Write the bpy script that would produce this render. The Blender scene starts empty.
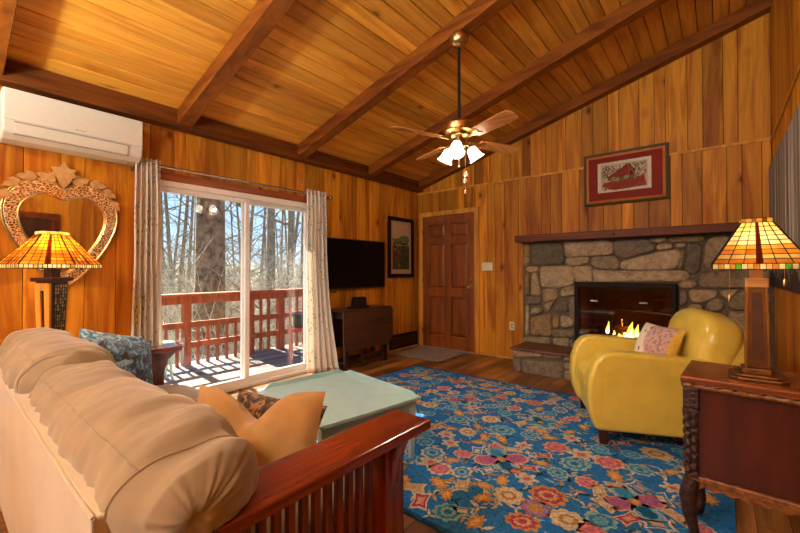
import bpy, bmesh, math, random
from mathutils import Vector, Matrix, noise
rnd = random.Random(7)
S = bpy.context.scene
COL = S.collection
PI = math.pi

# ------------------------------------------------------------------ helpers
def lin(h):
    h = h.lstrip('#')
    r = []
    for i in (0, 2, 4):
        c = int(h[i:i+2], 16) / 255
        r.append(c/12.92 if c <= .04045 else ((c+.055)/1.055)**2.4)
    return (r[0], r[1], r[2], 1.0)

class MB:
    """collects shapes that are linked as ONE mesh object"""
    def __init__(s):
        s.v = []; s.f = []; s.c = []; s.m = []; s.sm = []
        s.col = (1, 1, 1, 1); s.mi = 0; s.smooth = False
    def add(s, vs, fs, col=None, mi=None, smooth=None):
        b = len(s.v)
        s.v.extend([tuple(p) for p in vs])
        for f in fs:
            s.f.append([b+i for i in f])
            s.c.append(s.col if col is None else col)
            s.m.append(s.mi if mi is None else mi)
            s.sm.append(s.smooth if smooth is None else smooth)
        return s
    def box(s, a, b, M=None, **k):
        x0, y0, z0 = a; x1, y1, z1 = b
        vs = [Vector(p) for p in ((x0,y0,z0),(x1,y0,z0),(x1,y1,z0),(x0,y1,z0),(x0,y0,z1),(x1,y0,z1),(x1,y1,z1),(x0,y1,z1))]
        if M: vs = [M @ p for p in vs]
        return s.add(vs, [(0,3,2,1),(4,5,6,7),(0,1,5,4),(1,2,6,5),(2,3,7,6),(3,0,4,7)], **k)
    def cbox(s, c, h, M=None, **k):
        T = Matrix.Translation(c)
        return s.box((-h[0],-h[1],-h[2]), h, T @ M if M else T, **k)
    def bar(s, p, q, w, h, **k):
        """square bar from p to q"""
        p = Vector(p); q = Vector(q); d = (q-p)
        up = Vector((0,0,1)) if abs(d.normalized().z) < .95 else Vector((0,1,0))
        a = d.cross(up).normalized()*w/2; b = a.cross(d).normalized()*h/2
        vs = [p-a-b,p+a-b,p+a+b,p-a+b,q-a-b,q+a-b,q+a+b,q-a+b]
        return s.add(vs, [(0,3,2,1),(4,5,6,7),(0,1,5,4),(1,2,6,5),(2,3,7,6),(3,0,4,7)], **k)
    def tube(s, pts, r, n=8, cap=True, **k):
        pts = [Vector(p) for p in pts]; N = len(pts)
        rs = r if isinstance(r, (list, tuple)) else [r]*N
        k.setdefault('smooth', True)
        vs = []; prev = None
        for i, p in enumerate(pts):
            d = (pts[min(i+1,N-1)] - pts[max(i-1,0)]).normalized()
            if prev is None:
                u = Vector((0,0,1)) if abs(d.z) < .9 else Vector((1,0,0))
                a = d.cross(u).normalized()
            else:
                a = (prev - d*prev.dot(d)).normalized()
            prev = a; b = d.cross(a)
            for j in range(n):
                t = 2*PI*j/n
                vs.append(p + (a*math.cos(t)+b*math.sin(t))*rs[i])
        fs = [(i*n+j, i*n+(j+1)%n, (i+1)*n+(j+1)%n, (i+1)*n+j) for i in range(N-1) for j in range(n)]
        if cap: fs += [tuple(range(n-1,-1,-1)), tuple((N-1)*n+j for j in range(n))]
        return s.add(vs, fs, **k)
    def lathe(s, prof, c=(0,0,0), n=24, rot=0, M=None, **k):
        k.setdefault('smooth', True)
        c = Vector(c); vs = []
        for r, z in prof:
            for j in range(n):
                t = 2*PI*j/n + rot
                p = Vector((r*math.cos(t), r*math.sin(t), z))
                vs.append(c + (M @ p if M else p))
        N = len(prof)
        fs = [(i*n+j, i*n+(j+1)%n, (i+1)*n+(j+1)%n, (i+1)*n+j) for i in range(N-1) for j in range(n)]
        if prof[0][0] > 1e-6: fs.append(tuple(range(n-1,-1,-1)))
        if prof[-1][0] > 1e-6: fs.append(tuple((N-1)*n+j for j in range(n)))
        return s.add(vs, fs, **k)
    def prism(s, poly, d0, d1, P, **k):
        """poly of (a,b); P(a,b,d) -> 3D"""
        n = len(poly)
        vs = [P(a,b,d0) for a,b in poly] + [P(a,b,d1) for a,b in poly]
        fs = [tuple(range(n-1,-1,-1)), tuple(range(n,2*n))] + [(i,(i+1)%n,n+(i+1)%n,n+i) for i in range(n)]
        return s.add(vs, fs, **k)
    def sheet(s, fn, nu, nv, **k):
        vs = [fn(i/nu, j/nv) for j in range(nv+1) for i in range(nu+1)]
        w = nu+1
        return s.add(vs, [(j*w+i, j*w+i+1, (j+1)*w+i+1, (j+1)*w+i) for j in range(nv) for i in range(nu)], **k)
    def ball(s, c, r, n=12, sc=(1,1,1), **k):
        prof = [(max(math.sin(PI*i/n), 0)*1.0, -math.cos(PI*i/n)) for i in range(n+1)]
        prof[0] = (0,-1); prof[-1] = (0,1)
        M = Matrix.Diagonal((r*sc[0], r*sc[1], r*sc[2]))
        return s.lathe(prof, c, n+4, M=M, **k)
    def soft(s, fn, n=16, **k):
        """cube sphere grid of side n, each point of [-1,1]^3 surface passed through fn"""
        k.setdefault('smooth', True)
        idx = {}; vs = []; fs = []
        def vid(i,j,l):
            q = (i,j,l)
            if q not in idx:
                idx[q] = len(vs); vs.append(fn(Vector((2*i/n-1, 2*j/n-1, 2*l/n-1))))
            return idx[q]
        for a in range(n):
            for b in range(n):
                for e in (0, n):
                    q = [(vid(a,b,e), vid(a+1,b,e), vid(a+1,b+1,e), vid(a,b+1,e)),
                         (vid(a,e,b), vid(a+1,e,b), vid(a+1,e,b+1), vid(a,e,b+1)),
                         (vid(e,a,b), vid(e,a+1,b), vid(e,a+1,b+1), vid(e,a,b+1))]
                    fs += q
        return s.add(vs, fs, **k)
    def build(s, name, mat, parent=None, bevel=0, seg=2, world=False, sub=0, solid=0, angle=40, weld=False):
        me = bpy.data.meshes.new(name)
        me.from_pydata(s.v, [], s.f)
        if s.f:
            at = me.attributes.new('col', 'FLOAT_COLOR', 'FACE')
            flat = [x for c in s.c for x in c]
            at.data.foreach_set('color', flat)
            me.polygons.foreach_set('material_index', s.m)
        for m in (mat if isinstance(mat, (list, tuple)) else [mat]): me.materials.append(m)
        bm = bmesh.new(); bm.from_mesh(me)
        if weld: bmesh.ops.remove_doubles(bm, verts=bm.verts, dist=1e-5)
        bmesh.ops.recalc_face_normals(bm, faces=bm.faces)
        if world and parent is not None:
            bm.transform((Matrix.Translation(parent.location) @ Matrix.Rotation(parent.rotation_euler.z,4,'Z')).inverted())
        bm.to_mesh(me); bm.free()
        me.polygons.foreach_set('use_smooth', s.sm if len(s.sm) == len(me.polygons) else [False]*len(me.polygons))
        if any(s.sm): me.set_sharp_from_angle(angle=math.radians(angle))
        o = bpy.data.objects.new(name, me); COL.objects.link(o)
        if parent is not None: o.parent = parent
        if solid:
            m = o.modifiers.new('solid', 'SOLIDIFY'); m.thickness = solid; m.offset = 0
        if bevel:
            m = o.modifiers.new('bevel', 'BEVEL'); m.width = bevel; m.segments = seg; m.limit_method = 'ANGLE'; m.angle_limit = math.radians(35)
        if sub:
            m = o.modifiers.new('sub', 'SUBSURF'); m.levels = sub; m.render_levels = sub
        return o

def tag(o, label, cat, group=None, kind=None):
    o['label'] = label
    if cat: o['category'] = cat
    if group: o['group'] = group
    if kind: o['kind'] = kind
    return o
def thing(name, label, cat, loc=(0,0,0), rotz=0, group=None):
    o = bpy.data.objects.new(name, None); COL.objects.link(o)
    o.empty_display_size = .05
    o.location = loc; o.rotation_euler = (0,0,rotz)
    return tag(o, label, cat, group)
def struct(o, label=None, cat=None):
    o['kind'] = 'structure'
    if label: o['label'] = label
    if cat: o['category'] = cat
    return o
def copy_tree(o, parent=None):
    c = o.copy(); COL.objects.link(c)
    if parent is not None: c.parent = parent
    for ch in list(o.children): copy_tree(ch, c)
    return c

# ------------------------------------------------------------------ materials
def newmat(name):
    m = bpy.data.materials.new(name); m.use_nodes = True
    nt = m.node_tree; nt.nodes.clear()
    out = nt.nodes.new('ShaderNodeOutputMaterial')
    return m, nt, out
def N(nt, t, **k):
    n = nt.nodes.new('ShaderNode'+t)
    for a, b in k.items():
        if a.startswith('i_'):
            n.inputs[a[2:].replace('_',' ')].default_value = b
        else: setattr(n, a, b)
    return n
def ramp(nt, fac, stops):
    r = N(nt, 'ValToRGB'); e = r.color_ramp.elements
    while len(e) < len(stops): e.new(.5)
    for i, (p, c) in enumerate(stops):
        e[i].position = p; e[i].color = c if len(c) == 4 else (*c, 1)
    nt.links.new(fac, r.inputs[0]); return r.outputs[0]
def mix(nt, mode, fac, a, b):
    m = N(nt, 'Mix', data_type='RGBA', blend_type=mode)
    for i, v in ((0, fac), (6, a), (7, b)):
        if hasattr(v, 'links') or hasattr(v, 'is_linked'): nt.links.new(v, m.inputs[i])
        else: m.inputs[i].default_value = v
    return m.outputs[2]
def coords(nt, scale=(1,1,1), shift=None):
    tc = N(nt, 'TexCoord'); mp = N(nt, 'Mapping'); mp.inputs['Scale'].default_value = scale
    src = tc.outputs['Object']
    if shift is not None:
        va = N(nt, 'VectorMath', operation='ADD'); nt.links.new(src, va.inputs[0]); nt.links.new(shift, va.inputs[1]); src = va.outputs[0]
    nt.links.new(src, mp.inputs[0]); return mp.outputs[0]
def bsdf(nt, out, rough=.5, metal=0, spec=.5, coat=0):
    b = N(nt, 'BsdfPrincipled')
    b.inputs['Roughness'].default_value = rough; b.inputs['Metallic'].default_value = metal
    b.inputs['Specular IOR Level'].default_value = spec; b.inputs['Coat Weight'].default_value = coat
    b.inputs['Coat Roughness'].default_value = .15
    nt.links.new(b.outputs[0], out.inputs[0]); return b
def bump(nt, b, h, strength=.2, dist=.01):
    n = N(nt, 'Bump'); n.inputs['Strength'].default_value = strength; n.inputs['Distance'].default_value = dist
    nt.links.new(h, n.inputs['Height']); nt.links.new(n.outputs[0], b.inputs['Normal'])

def wood(name, light, dark, axis='z', rough=.35, spread=.5, knots=0, spec=.5, grain=9, coat=0, bumps=.06, tint=None):
    """boards: the mesh attribute 'col' (red channel) gives each board its own shade and grain"""
    m, nt, out = newmat(name); b = bsdf(nt, out, rough, 0, spec, coat)
    at = N(nt, 'Attribute', attribute_name='col')
    sep = N(nt, 'SeparateColor'); nt.links.new(at.outputs['Color'], sep.inputs[0])
    sc = N(nt, 'VectorMath', operation='SCALE'); nt.links.new(at.outputs['Color'], sc.inputs[0]); sc.inputs['Scale'].default_value = 37.0
    s = [grain]*3; s['xyz'.index(axis)] = grain*.09
    v = coords(nt, s, sc.outputs[0])
    n1 = N(nt, 'TexNoise', i_Scale=1.0, i_Detail=5.0, i_Roughness=.6, i_Distortion=1.2); nt.links.new(v, n1.inputs['Vector'])
    c = ramp(nt, n1.outputs[0], [(.36, lin(dark)), (.58, lin(light))])
    s2 = [grain*6]*3; s2['xyz'.index(axis)] = grain*.2
    n2 = N(nt, 'TexNoise', i_Scale=1.0, i_Detail=3.0); nt.links.new(coords(nt, s2, sc.outputs[0]), n2.inputs['Vector'])
    c = mix(nt, 'MULTIPLY', .35, c, ramp(nt, n2.outputs[0], [(.35, (.6,.55,.5)), (.6, (1,1,1))]))
    t = ramp(nt, sep.outputs[0], [(0, (1-spread,1-spread*1.1,1-spread*1.2)), (1, (1+spread*.35,1+spread*.32,1+spread*.25))])
    c = mix(nt, 'MULTIPLY', 1.0, c, t)
    if knots:
        k = [3.2]*3; k['xyz'.index(axis)] = 1.9
        vo = N(nt, 'TexVoronoi', i_Scale=1.0, i_Randomness=1.0); nt.links.new(coords(nt, k, sc.outputs[0]), vo.inputs['Vector'])
        c = mix(nt, 'MULTIPLY', knots, c, ramp(nt, vo.outputs['Distance'], [(.025, (.10,.04,.02)), (.055, (.3,.18,.1)), (.085, (.75,.62,.5)), (.17, (1,1,1))]))
    nt.links.new(c, b.inputs['Base Color']); bump(nt, b, n2.outputs[0], bumps, .004)
    return m
def plain(name, col, rough=.5, metal=0, spec=.5, var=.12, scale=30, bumps=0, coat=0, sheen=0):
    m, nt, out = newmat(name); b = bsdf(nt, out, rough, metal, spec, coat)
    n = N(nt, 'TexNoise', i_Scale=scale, i_Detail=4.0); nt.links.new(coords(nt), n.inputs['Vector'])
    c = lin(col); d = tuple(x*(1-var*2) for x in c[:3])
    nt.links.new(ramp(nt, n.outputs[0], [(.3, d), (.65, c)]), b.inputs['Base Color'])
    if bumps: bump(nt, b, n.outputs[0], bumps, .01)
    if sheen: b.inputs['Sheen Weight'].default_value = sheen
    return m
def vcol(name, rough=.6, metal=0, spec=.4, var=.2, scale=40, bumps=0, coat=0, translucent=0):
    """colour of each piece comes from the mesh attribute 'col'"""
    m, nt, out = newmat(name); b = bsdf(nt, out, rough, metal, spec, coat)
    at = N(nt, 'Attribute', attribute_name='col')
    n = N(nt, 'TexNoise', i_Scale=scale, i_Detail=4.0); nt.links.new(coords(nt), n.inputs['Vector'])
    c = mix(nt, 'MULTIPLY', 1.0, at.outputs['Color'], ramp(nt, n.outputs[0], [(.3, (1-var*2,)*3), (.65, (1,1,1))]))
    nt.links.new(c, b.inputs['Base Color'])
    if bumps: bump(nt, b, n.outputs[0], bumps, .01)
    if translucent:
        t = N(nt, 'BsdfTranslucent'); nt.links.new(c, t.inputs[0])
        mx = N(nt, 'MixShader'); mx.inputs[0].default_value = translucent
        nt.links.new(b.outputs[0], mx.inputs[1]); nt.links.new(t.outputs[0], mx.inputs[2]); nt.links.new(mx.outputs[0], out.inputs[0])
    return m
def emit(name, col, strength):
    m, nt, out = newmat(name); e = N(nt, 'Emission'); e.inputs[0].default_value = lin(col); e.inputs[1].default_value = strength
    nt.links.new(e.outputs[0], out.inputs[0]); return m
def glass(name, tint='#ffffff', refl=.05, rough=0.0):
    m, nt, out = newmat(name)
    t = N(nt, 'BsdfTransparent'); t.inputs[0].default_value = lin(tint)
    g = N(nt, 'BsdfGlossy'); g.inputs['Roughness'].default_value = rough
    lw = N(nt, 'LayerWeight'); lw.inputs[0].default_value = .5
    p = N(nt, 'Math', operation='POWER'); nt.links.new(lw.outputs['Facing'], p.inputs[0]); p.inputs[1].default_value = 4
    a = N(nt, 'Math', operation='MULTIPLY_ADD'); nt.links.new(p.outputs[0], a.inputs[0]); a.inputs[1].default_value = .6; a.inputs[2].default_value = refl
    mx = N(nt, 'MixShader'); nt.links.new(a.outputs[0], mx.inputs[0]); nt.links.new(t.outputs[0], mx.inputs[1]); nt.links.new(g.outputs[0], mx.inputs[2])
    nt.links.new(mx.outputs[0], out.inputs[0]); return m
def stone_mat(name):
    m, nt, out = newmat(name); b = bsdf(nt, out, .8, 0, .3)
    at = N(nt, 'Attribute', attribute_name='col')
    n = N(nt, 'TexNoise', i_Scale=14.0, i_Detail=8.0, i_Roughness=.7, i_Distortion=.6); nt.links.new(coords(nt), n.inputs['Vector'])
    n2 = N(nt, 'TexNoise', i_Scale=60.0, i_Detail=5.0); nt.links.new(coords(nt, (.6,1,1.6)), n2.inputs['Vector'])
    c = mix(nt, 'MULTIPLY', 1.0, at.outputs['Color'], ramp(nt, n.outputs[0], [(.25, (.45,.42,.36)), (.5, (1.0,.97,.9)), (.75, (1.55,1.5,1.3))]))
    c = mix(nt, 'MULTIPLY', .6, c, ramp(nt, n2.outputs[0], [(.35, (.5,.5,.5)), (.6, (1.1,1.1,1.1))]))
    nt.links.new(c, b.inputs['Base Color']); bump(nt, b, n.outputs[0], .6, .02)
    return m
def fabric(name, light, dark, scale=16, rough=.85, cover=.5, stretch=(1,1,1), sheen=.2, bumps=.1, mid=None):
    m, nt, out = newmat(name); b = bsdf(nt, out, rough, 0, .2); b.inputs['Sheen Weight'].default_value = sheen
    n = N(nt, 'TexNoise', i_Scale=scale, i_Detail=5.0, i_Distortion=1.5); nt.links.new(coords(nt, stretch), n.inputs['Vector'])
    st = [(cover-.06, lin(dark)), (cover+.06, lin(light))]
    if mid: st = [(cover-.1, lin(dark)), (cover, lin(mid)), (cover+.1, lin(light))]
    nt.links.new(ramp(nt, n.outputs[0], st), b.inputs['Base Color']); bump(nt, b, n.outputs[0], bumps, .004)
    return m
def sprig(name, ground, leaf, scale=30):
    """curtain cloth: scattered small leaf prints"""
    m, nt, out = newmat(name); b = bsdf(nt, out, .9, 0, .15)
    tc = N(nt, 'TexCoord'); mp = N(nt, 'Mapping'); nt.links.new(tc.outputs['UV'], mp.inputs[0]); mp.inputs['Scale'].default_value = (1,1,1)
    nz = N(nt, 'TexNoise', i_Scale=6.0); v0 = coords(nt); nt.links.new(v0, nz.inputs['Vector'])
    vo = N(nt, 'TexVoronoi', i_Scale=scale, i_Randomness=.9); nt.links.new(coords(nt, (.6,1.5,.75)), vo.inputs['Vector'])
    c = ramp(nt, vo.outputs['Distance'], [(.12, lin(leaf)), (.26, lin(leaf)), (.34, lin(ground))])
    c2 = mix(nt, 'MIX', ramp(nt, nz.outputs[0], [(.48,(0,0,0)), (.52,(1,1,1))]), lin(ground), c)
    nt.links.new(c2, b.inputs['Base Color'])
    t = N(nt, 'BsdfTranslucent'); nt.links.new(c2, t.inputs[0])
    mx = N(nt, 'MixShader'); mx.inputs[0].default_value = .4
    nt.links.new(b.outputs[0], mx.inputs[1]); nt.links.new(t.outputs[0], mx.inputs[2]); nt.links.new(mx.outputs[0], out.inputs[0])
    return m

M = {}
M['wall'] = wood('knotty_wall_panelling', '#d69226', '#a85f14', 'z', .5, .42, knots=.85, grain=8, spec=.22)
M['ceil'] = wood('pine_ceiling_boards', '#e6a038', '#c88024', 'y', .5, .28, knots=.8, grain=8, spec=.25)
M['beam'] = wood('stained_beam', '#8e4e10', '#6a3408', 'x', .6, .1, knots=.5, grain=9, spec=.2)
M['floor'] = wood('laminate_floor', '#a87844', '#6c4828', 'y', .3, .6, grain=10)
M['dark'] = plain('dark_gap', '#1a0d06', .9, var=.1)
M['door'] = wood('stained_door', '#93501c', '#743a12', 'z', .4, .15, grain=10)
M['trimw'] = wood('light_wood_trim', '#dba040', '#bd7c28', 'z', .5, .1, grain=10, spec=.25)
M['header'] = wood('header_board', '#a85a24', '#8c4519', 'y', .4, .1, grain=10)
M['mantel'] = wood('mantel_board', '#74380e', '#522406', 'x', .5, .1, grain=9, spec=.25)
M['white'] = plain('white_vinyl', '#e9e6dc', .35, var=.03)
M['acwhite'] = plain('white_plastic', '#bfbdad', .4, var=.02)
M['acgrey'] = plain('grey_plastic', '#8d8d86', .5, var=.02)
M['glass'] = glass('window_glass')
M['mahog'] = wood('mahogany', '#823516', '#5a210d', 'y', .22, .15, grain=9, coat=.5)
M['mahogz'] = wood('mahogany_upright', '#7c3114', '#531e0c', 'z', .25, .15, grain=9, coat=.4)
M['suede'] = plain('tan_suede', '#aea895', .9, spec=.15, var=.08, scale=5, bumps=.06, sheen=.35)
M['suede2'] = plain('tan_cushion_suede', '#887b64', .85, spec=.2, var=.1, scale=7, bumps=.08, sheen=.4)
M['tanpillow'] = plain('camel_suede', '#a6814e', .85, spec=.2, var=.12, scale=8, bumps=.08, sheen=.3)
M['blotch'] = fabric('brown_black_print', '#8a6a48', '#1c2026', 26, mid='#4a3424')
M['bluep'] = fabric('blue_brown_print', '#7d9fb8', '#3c2f28', 20, mid='#44698a')
M['bluefab'] = fabric('blue_pillow_side', '#a9c3d4', '#35668c', 22, mid='#5b8cb0')
M['paint'] = plain('pale_green_paint', '#a2cad0', .4, var=.05, scale=12)
M['yellow'] = plain('yellow_leather', '#dcc452', .3, spec=.5, var=.07, scale=9, bumps=.03, coat=.15)
M['darkleg'] = wood('dark_leg_wood', '#3c2014', '#27130c', 'z', .35, .1)
M['cab'] = wood('cabinet_side', '#4d1c0d', '#341007', 'z', .3, .1, grain=8, coat=.25)
M['cabtop'] = wood('cabinet_top', '#8e4c1c', '#663210', 'x', .25, .15, grain=10, coat=.4)
M['carved'] = plain('carved_wood', '#3a2018', .4, var=.35, scale=60, bumps=.8)
M['rope'] = plain('rope_moulding', '#8a5527', .4, var=.35, scale=55, bumps=.4)
M['brass'] = plain('antique_brass', '#c6a468', .28, 1.0, var=.1)
M['bronze'] = plain('dull_bronze', '#8a6238', .35, .85, var=.2, scale=12)
M['brasslight'] = plain('pale_brass', '#d8b070', .35, .6, var=.05)
M['black'] = plain('black_plastic', '#0d0d0e', .35, var=.1)
M['screen'] = plain('dark_screen', '#030303', .45, spec=.15, var=.0)
M['blackmetal'] = plain('black_metal', '#171412', .45, .4, var=.1)
M['darkwood'] = wood('dark_table_wood', '#4a2c1c', '#331c12', 'y', .4, .1, grain=8)
M['blade'] = wood('fan_blade_wood', '#b0713a', '#8e5526', 'x', .3, .1, grain=9)
M['stone'] = stone_mat('fieldstone')
M['mortar'] = plain('dark_mortar', '#6a5d4b', .95, var=.2, scale=40, bumps=.3)
M['hearth'] = plain('brown_hearth_slab', '#6a4630', .5, var=.25, scale=12, bumps=.2)
M['brick'] = plain('sooty_firebox', '#3c1e10', .85, var=.3, scale=18)
M['inlay'] = plain('dark_wood_inlay', '#4e3218', .35, var=.2, scale=20)
M['log'] = plain('charred_log', '#2c1b12', .9, var=.35, scale=30, bumps=.6)
M['flame'] = emit('flame', '#ffb24a', 14)
M['flamecore'] = emit('flame_core', '#ffe2a0', 30)
M['fireglass'] = glass('fire_screen_glass', '#d8c8b8', .04)
M['bulb'] = emit('bulb', '#ffe2b8', 26)
M['tulip'] = None
M['tiffany'] = vcol('stained_glass', .3, 0, .5, .18, 30, translucent=.75)
M['lead'] = plain('lead_came', '#2b1a10', .5, .4, var=.1)
M['mosaic'] = vcol('mosaic_glass', .15, 0, .6, .15, 60)
M['art'] = vcol('print', .7, 0, .2, .12, 90)
M['artgloss'] = vcol('framed_print', .5, 0, .12, .15, 70)
M['frameblk'] = plain('dark_frame', '#22140c', .6, spec=.15, var=.1)
M['frameolive'] = plain('olive_frame', '#4a3f1c', .5, 0, .2, var=.15, scale=50)
M['framegold'] = plain('orange_frame_liner', '#b86a1c', .5, 0, .2, var=.1)
M['chrome'] = plain('brushed_nickel', '#c4c0b8', .25, 1.0, var=.05)
M['cord'] = plain('dark_cable', '#15110e', .6)
M['ivory'] = plain('ivory_plate', '#d9cfae', .4, var=.03)
M['curtain'] = sprig('sprig_curtain', '#f0ebe0', '#c4bcac')
M['rug'] = vcol('wool_rug', .95, 0, .1, .28, 70, bumps=.3)
M['mat'] = fabric('door_mat', '#87735a', '#54432f', 30, mid='#6b5843')
M['rail'] = wood('red_deck_stain', '#c4653a', '#9e4622', 'z', .7, .15, grain=7)
M['deck'] = wood('weathered_deck', '#8b8076', '#655b51', 'y', .8, .3, grain=7)
M['bark'] = plain('rough_bark', '#8c7654', .95, var=.42, scale=9, bumps=1.0)
M['bark2'] = plain('grey_bark', '#93846c', .95, var=.35, scale=14, bumps=.8)
M['twig'] = plain('pale_twig', '#ded6b8', .9, var=.25, scale=20)
M['ground'] = plain('leaf_litter', '#8f8463', .95, var=.35, scale=3, bumps=.6)
M['shell'] = plain('outer_shell', '#6b5b48', .9)
M['palegreen'] = plain('pale_green_plastic', '#b9d2b4', .4, var=.04)
M['red'] = plain('red_metal', '#b5191c', .35, var=.06)
M['green'] = plain('green_feeder', '#4c6b3a', .5, var=.1)
M['mirror'] = None
def _mirror(name, rough, tint, frost=0):
    m, nt, out = newmat(name); b = bsdf(nt, out, rough, 1.0)
    b.inputs['Base Color'].default_value = lin(tint)
    if frost:
        vo = N(nt, 'TexVoronoi', i_Scale=48.0, feature='DISTANCE_TO_EDGE'); nt.links.new(coords(nt, (1,1,1.4)), vo.inputs['Vector'])
        nt.links.new(ramp(nt, vo.outputs['Distance'], [(.05, lin('#f0dcb4')), (.12, lin(tint))]), b.inputs['Base Color'])
        nt.links.new(ramp(nt, vo.outputs['Distance'], [(.05, (.6,)*3), (.12, (rough,)*3)]), b.inputs['Roughness'])
    return m
M['mirror'] = _mirror('mirror', .02, '#f2efe8')
M['etched'] = _mirror('etched_mirror', .22, '#d9c090', 1)
M['crown'] = plain('gilt_leaf', '#d8b47c', .3, .35, var=.15, scale=25)
def _tulip():
    m, nt, out = newmat('frosted_tulip_glass')
    t = N(nt, 'BsdfTranslucent'); t.inputs[0].default_value = (.95,.95,.92,1)
    e = N(nt, 'Emission'); e.inputs[0].default_value = lin('#fff4dc'); e.inputs[1].default_value = 1.6
    a = N(nt, 'AddShader'); nt.links.new(t.outputs[0], a.inputs[0]); nt.links.new(e.outputs[0], a.inputs[1]); nt.links.new(a.outputs[0], out.inputs[0])
    return m
M['tulip'] = _tulip()
def tone(lo=0, hi=1):
    return (lo+(hi-lo)*rnd.random(), rnd.random(), rnd.random(), 1)

UPFILLW = 200; CEILFILLW = 55; SUNW = 30.0; SKYW = 2.6; EXPO = 0.0  # lamp powers belong to the added fill lamps behind the camera
STONES=[[(1.792,1.534),(1.878,1.531),(1.876,1.274),(1.797,1.249)],[(1.904,1.536),(2.202,1.54),(2.285,1.488),(2.295,1.293),(2.248,1.263),(1.902,1.261)],[(2.32,1.529),(2.776,1.53),(2.826,1.499),(2.821,1.375),(2.744,1.366),(2.319,1.359)],[(2.319,1.347),(2.543,1.354),(2.586,1.324),(2.564,1.277),(2.454,1.243),(2.318,1.257)],[(2.608,1.346),(2.855,1.352),(2.885,1.306),(2.894,1.217),(2.824,1.189),(2.65,1.218),(2.597,1.265)],[(2.847,1.526),(3.134,1.528),(3.223,1.48),(3.223,1.411),(3.068,1.357),(2.914,1.322),(2.836,1.375)],[(3.17,1.531),(3.329,1.538),(3.32,1.486),(3.241,1.479),(3.179,1.504)],[(3.346,1.532),(3.648,1.54),(3.632,1.481),(3.521,1.476),(3.354,1.485)],[(3.241,1.469),(3.38,1.473),(3.388,1.416),(3.232,1.406)],[(3.397,1.467),(3.488,1.468),(3.492,1.422),(3.405,1.42)],[(2.914,1.284),(3.086,1.335),(3.267,1.383),(3.43,1.399),(3.438,1.337),(3.395,1.204),(3.177,1.194),(2.914,1.211)],[(3.455,1.398),(3.479,1.402),(3.462,1.214),(3.412,1.204)],[(3.504,1.427),(3.504,1.462),(3.616,1.457),(3.607,1.293),(3.591,1.173),(3.518,1.143),(3.47,1.214)],[(3.648,1.45),(3.687,1.508),(3.807,1.52),(3.836,1.471),(3.835,1.365),(3.805,1.27),(3.738,1.222),(3.638,1.233)],[(3.851,1.499),(4.074,1.523),(4.107,1.503),(4.105,1.265),(3.849,1.269)],[(1.81,1.236),(1.979,1.248),(1.978,1.172),(1.836,1.172)],[(1.81,1.159),(1.876,1.159),(1.874,0.883),(1.808,0.874)],[(1.902,1.159),(1.978,1.159),(2.003,1.008),(2.015,0.882),(1.887,0.877)],[(2.017,1.235),(2.375,1.238),(2.409,1.1),(2.42,1.041),(2.305,0.99),(2.199,0.975),(2.028,0.996)],[(2.398,1.238),(2.586,1.242),(2.618,1.195),(2.617,1.056),(2.431,1.053)],[(2.628,1.195),(2.943,1.184),(3.266,1.189),(3.47,1.183),(3.494,1.132),(3.461,1.081),(2.627,1.062)],[(3.427,1.07),(3.55,1.098),(3.586,1.053),(3.565,1.013),(3.427,1.009)],[(1.808,0.855),(2.015,0.864),(2.014,0.769),(1.808,0.745)],[(2.04,0.959),(2.211,0.964),(2.234,0.879),(2.21,0.841),(2.052,0.784)],[(2.246,0.965),(2.328,0.991),(2.408,1.017),(2.419,0.898),(2.257,0.867)],[(1.821,0.733),(1.86,0.735),(1.858,0.377),(1.806,0.358)],[(1.886,0.711),(2.014,0.725),(2.051,0.671),(1.886,0.609)],[(2.039,0.771),(2.198,0.822),(2.149,0.764),(2.137,0.702),(2.088,0.661)],[(2.161,0.716),(2.234,0.818),(2.327,0.84),(2.338,0.69),(2.197,0.681)],[(2.35,0.865),(2.419,0.874),(2.428,0.625),(2.354,0.608)],[(1.886,0.584),(2.124,0.639),(2.135,0.38),(1.884,0.367)],[(2.155,0.641),(2.233,0.647),(2.232,0.488),(2.154,0.469)],[(2.25,0.648),(2.417,0.601),(2.405,0.516),(2.255,0.49)],[(2.148,0.456),(2.416,0.488),(2.404,0.397),(2.159,0.371)],[(1.779,0.33),(2.123,0.361),(2.135,0.276),(1.779,0.239)],[(2.153,0.352),(2.347,0.379),(2.347,0.259),(2.183,0.251)],[(2.364,0.369),(2.404,0.373),(2.403,0.254),(2.364,0.261)],[(3.606,1.153),(3.934,1.202),(4.105,1.21),(4.104,1.055),(3.933,1.023),(3.613,1.024)],[(3.509,0.991),(3.69,0.996),(3.743,0.979),(3.712,0.909),(3.62,0.865),(3.532,0.871)],[(3.758,0.989),(3.897,1.012),(3.846,0.934),(3.795,0.913),(3.75,0.959)],[(3.651,0.867),(3.735,0.93),(3.794,0.855),(3.749,0.785),(3.642,0.787)],[(3.817,0.895),(3.897,0.984),(4.103,1.009),(4.102,0.826),(3.823,0.818)],[(3.427,0.988),(3.493,0.99),(3.491,0.838),(3.434,0.815)],[(3.5,0.844),(3.619,0.85),(3.619,0.796),(3.499,0.778)],[(3.425,0.794),(3.619,0.766),(3.617,0.498),(3.423,0.476)],[(3.634,0.757),(3.794,0.768),(3.806,0.519),(3.632,0.5)],[(3.823,0.789),(4.101,0.808),(4.099,0.552),(3.821,0.521)]]
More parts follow.
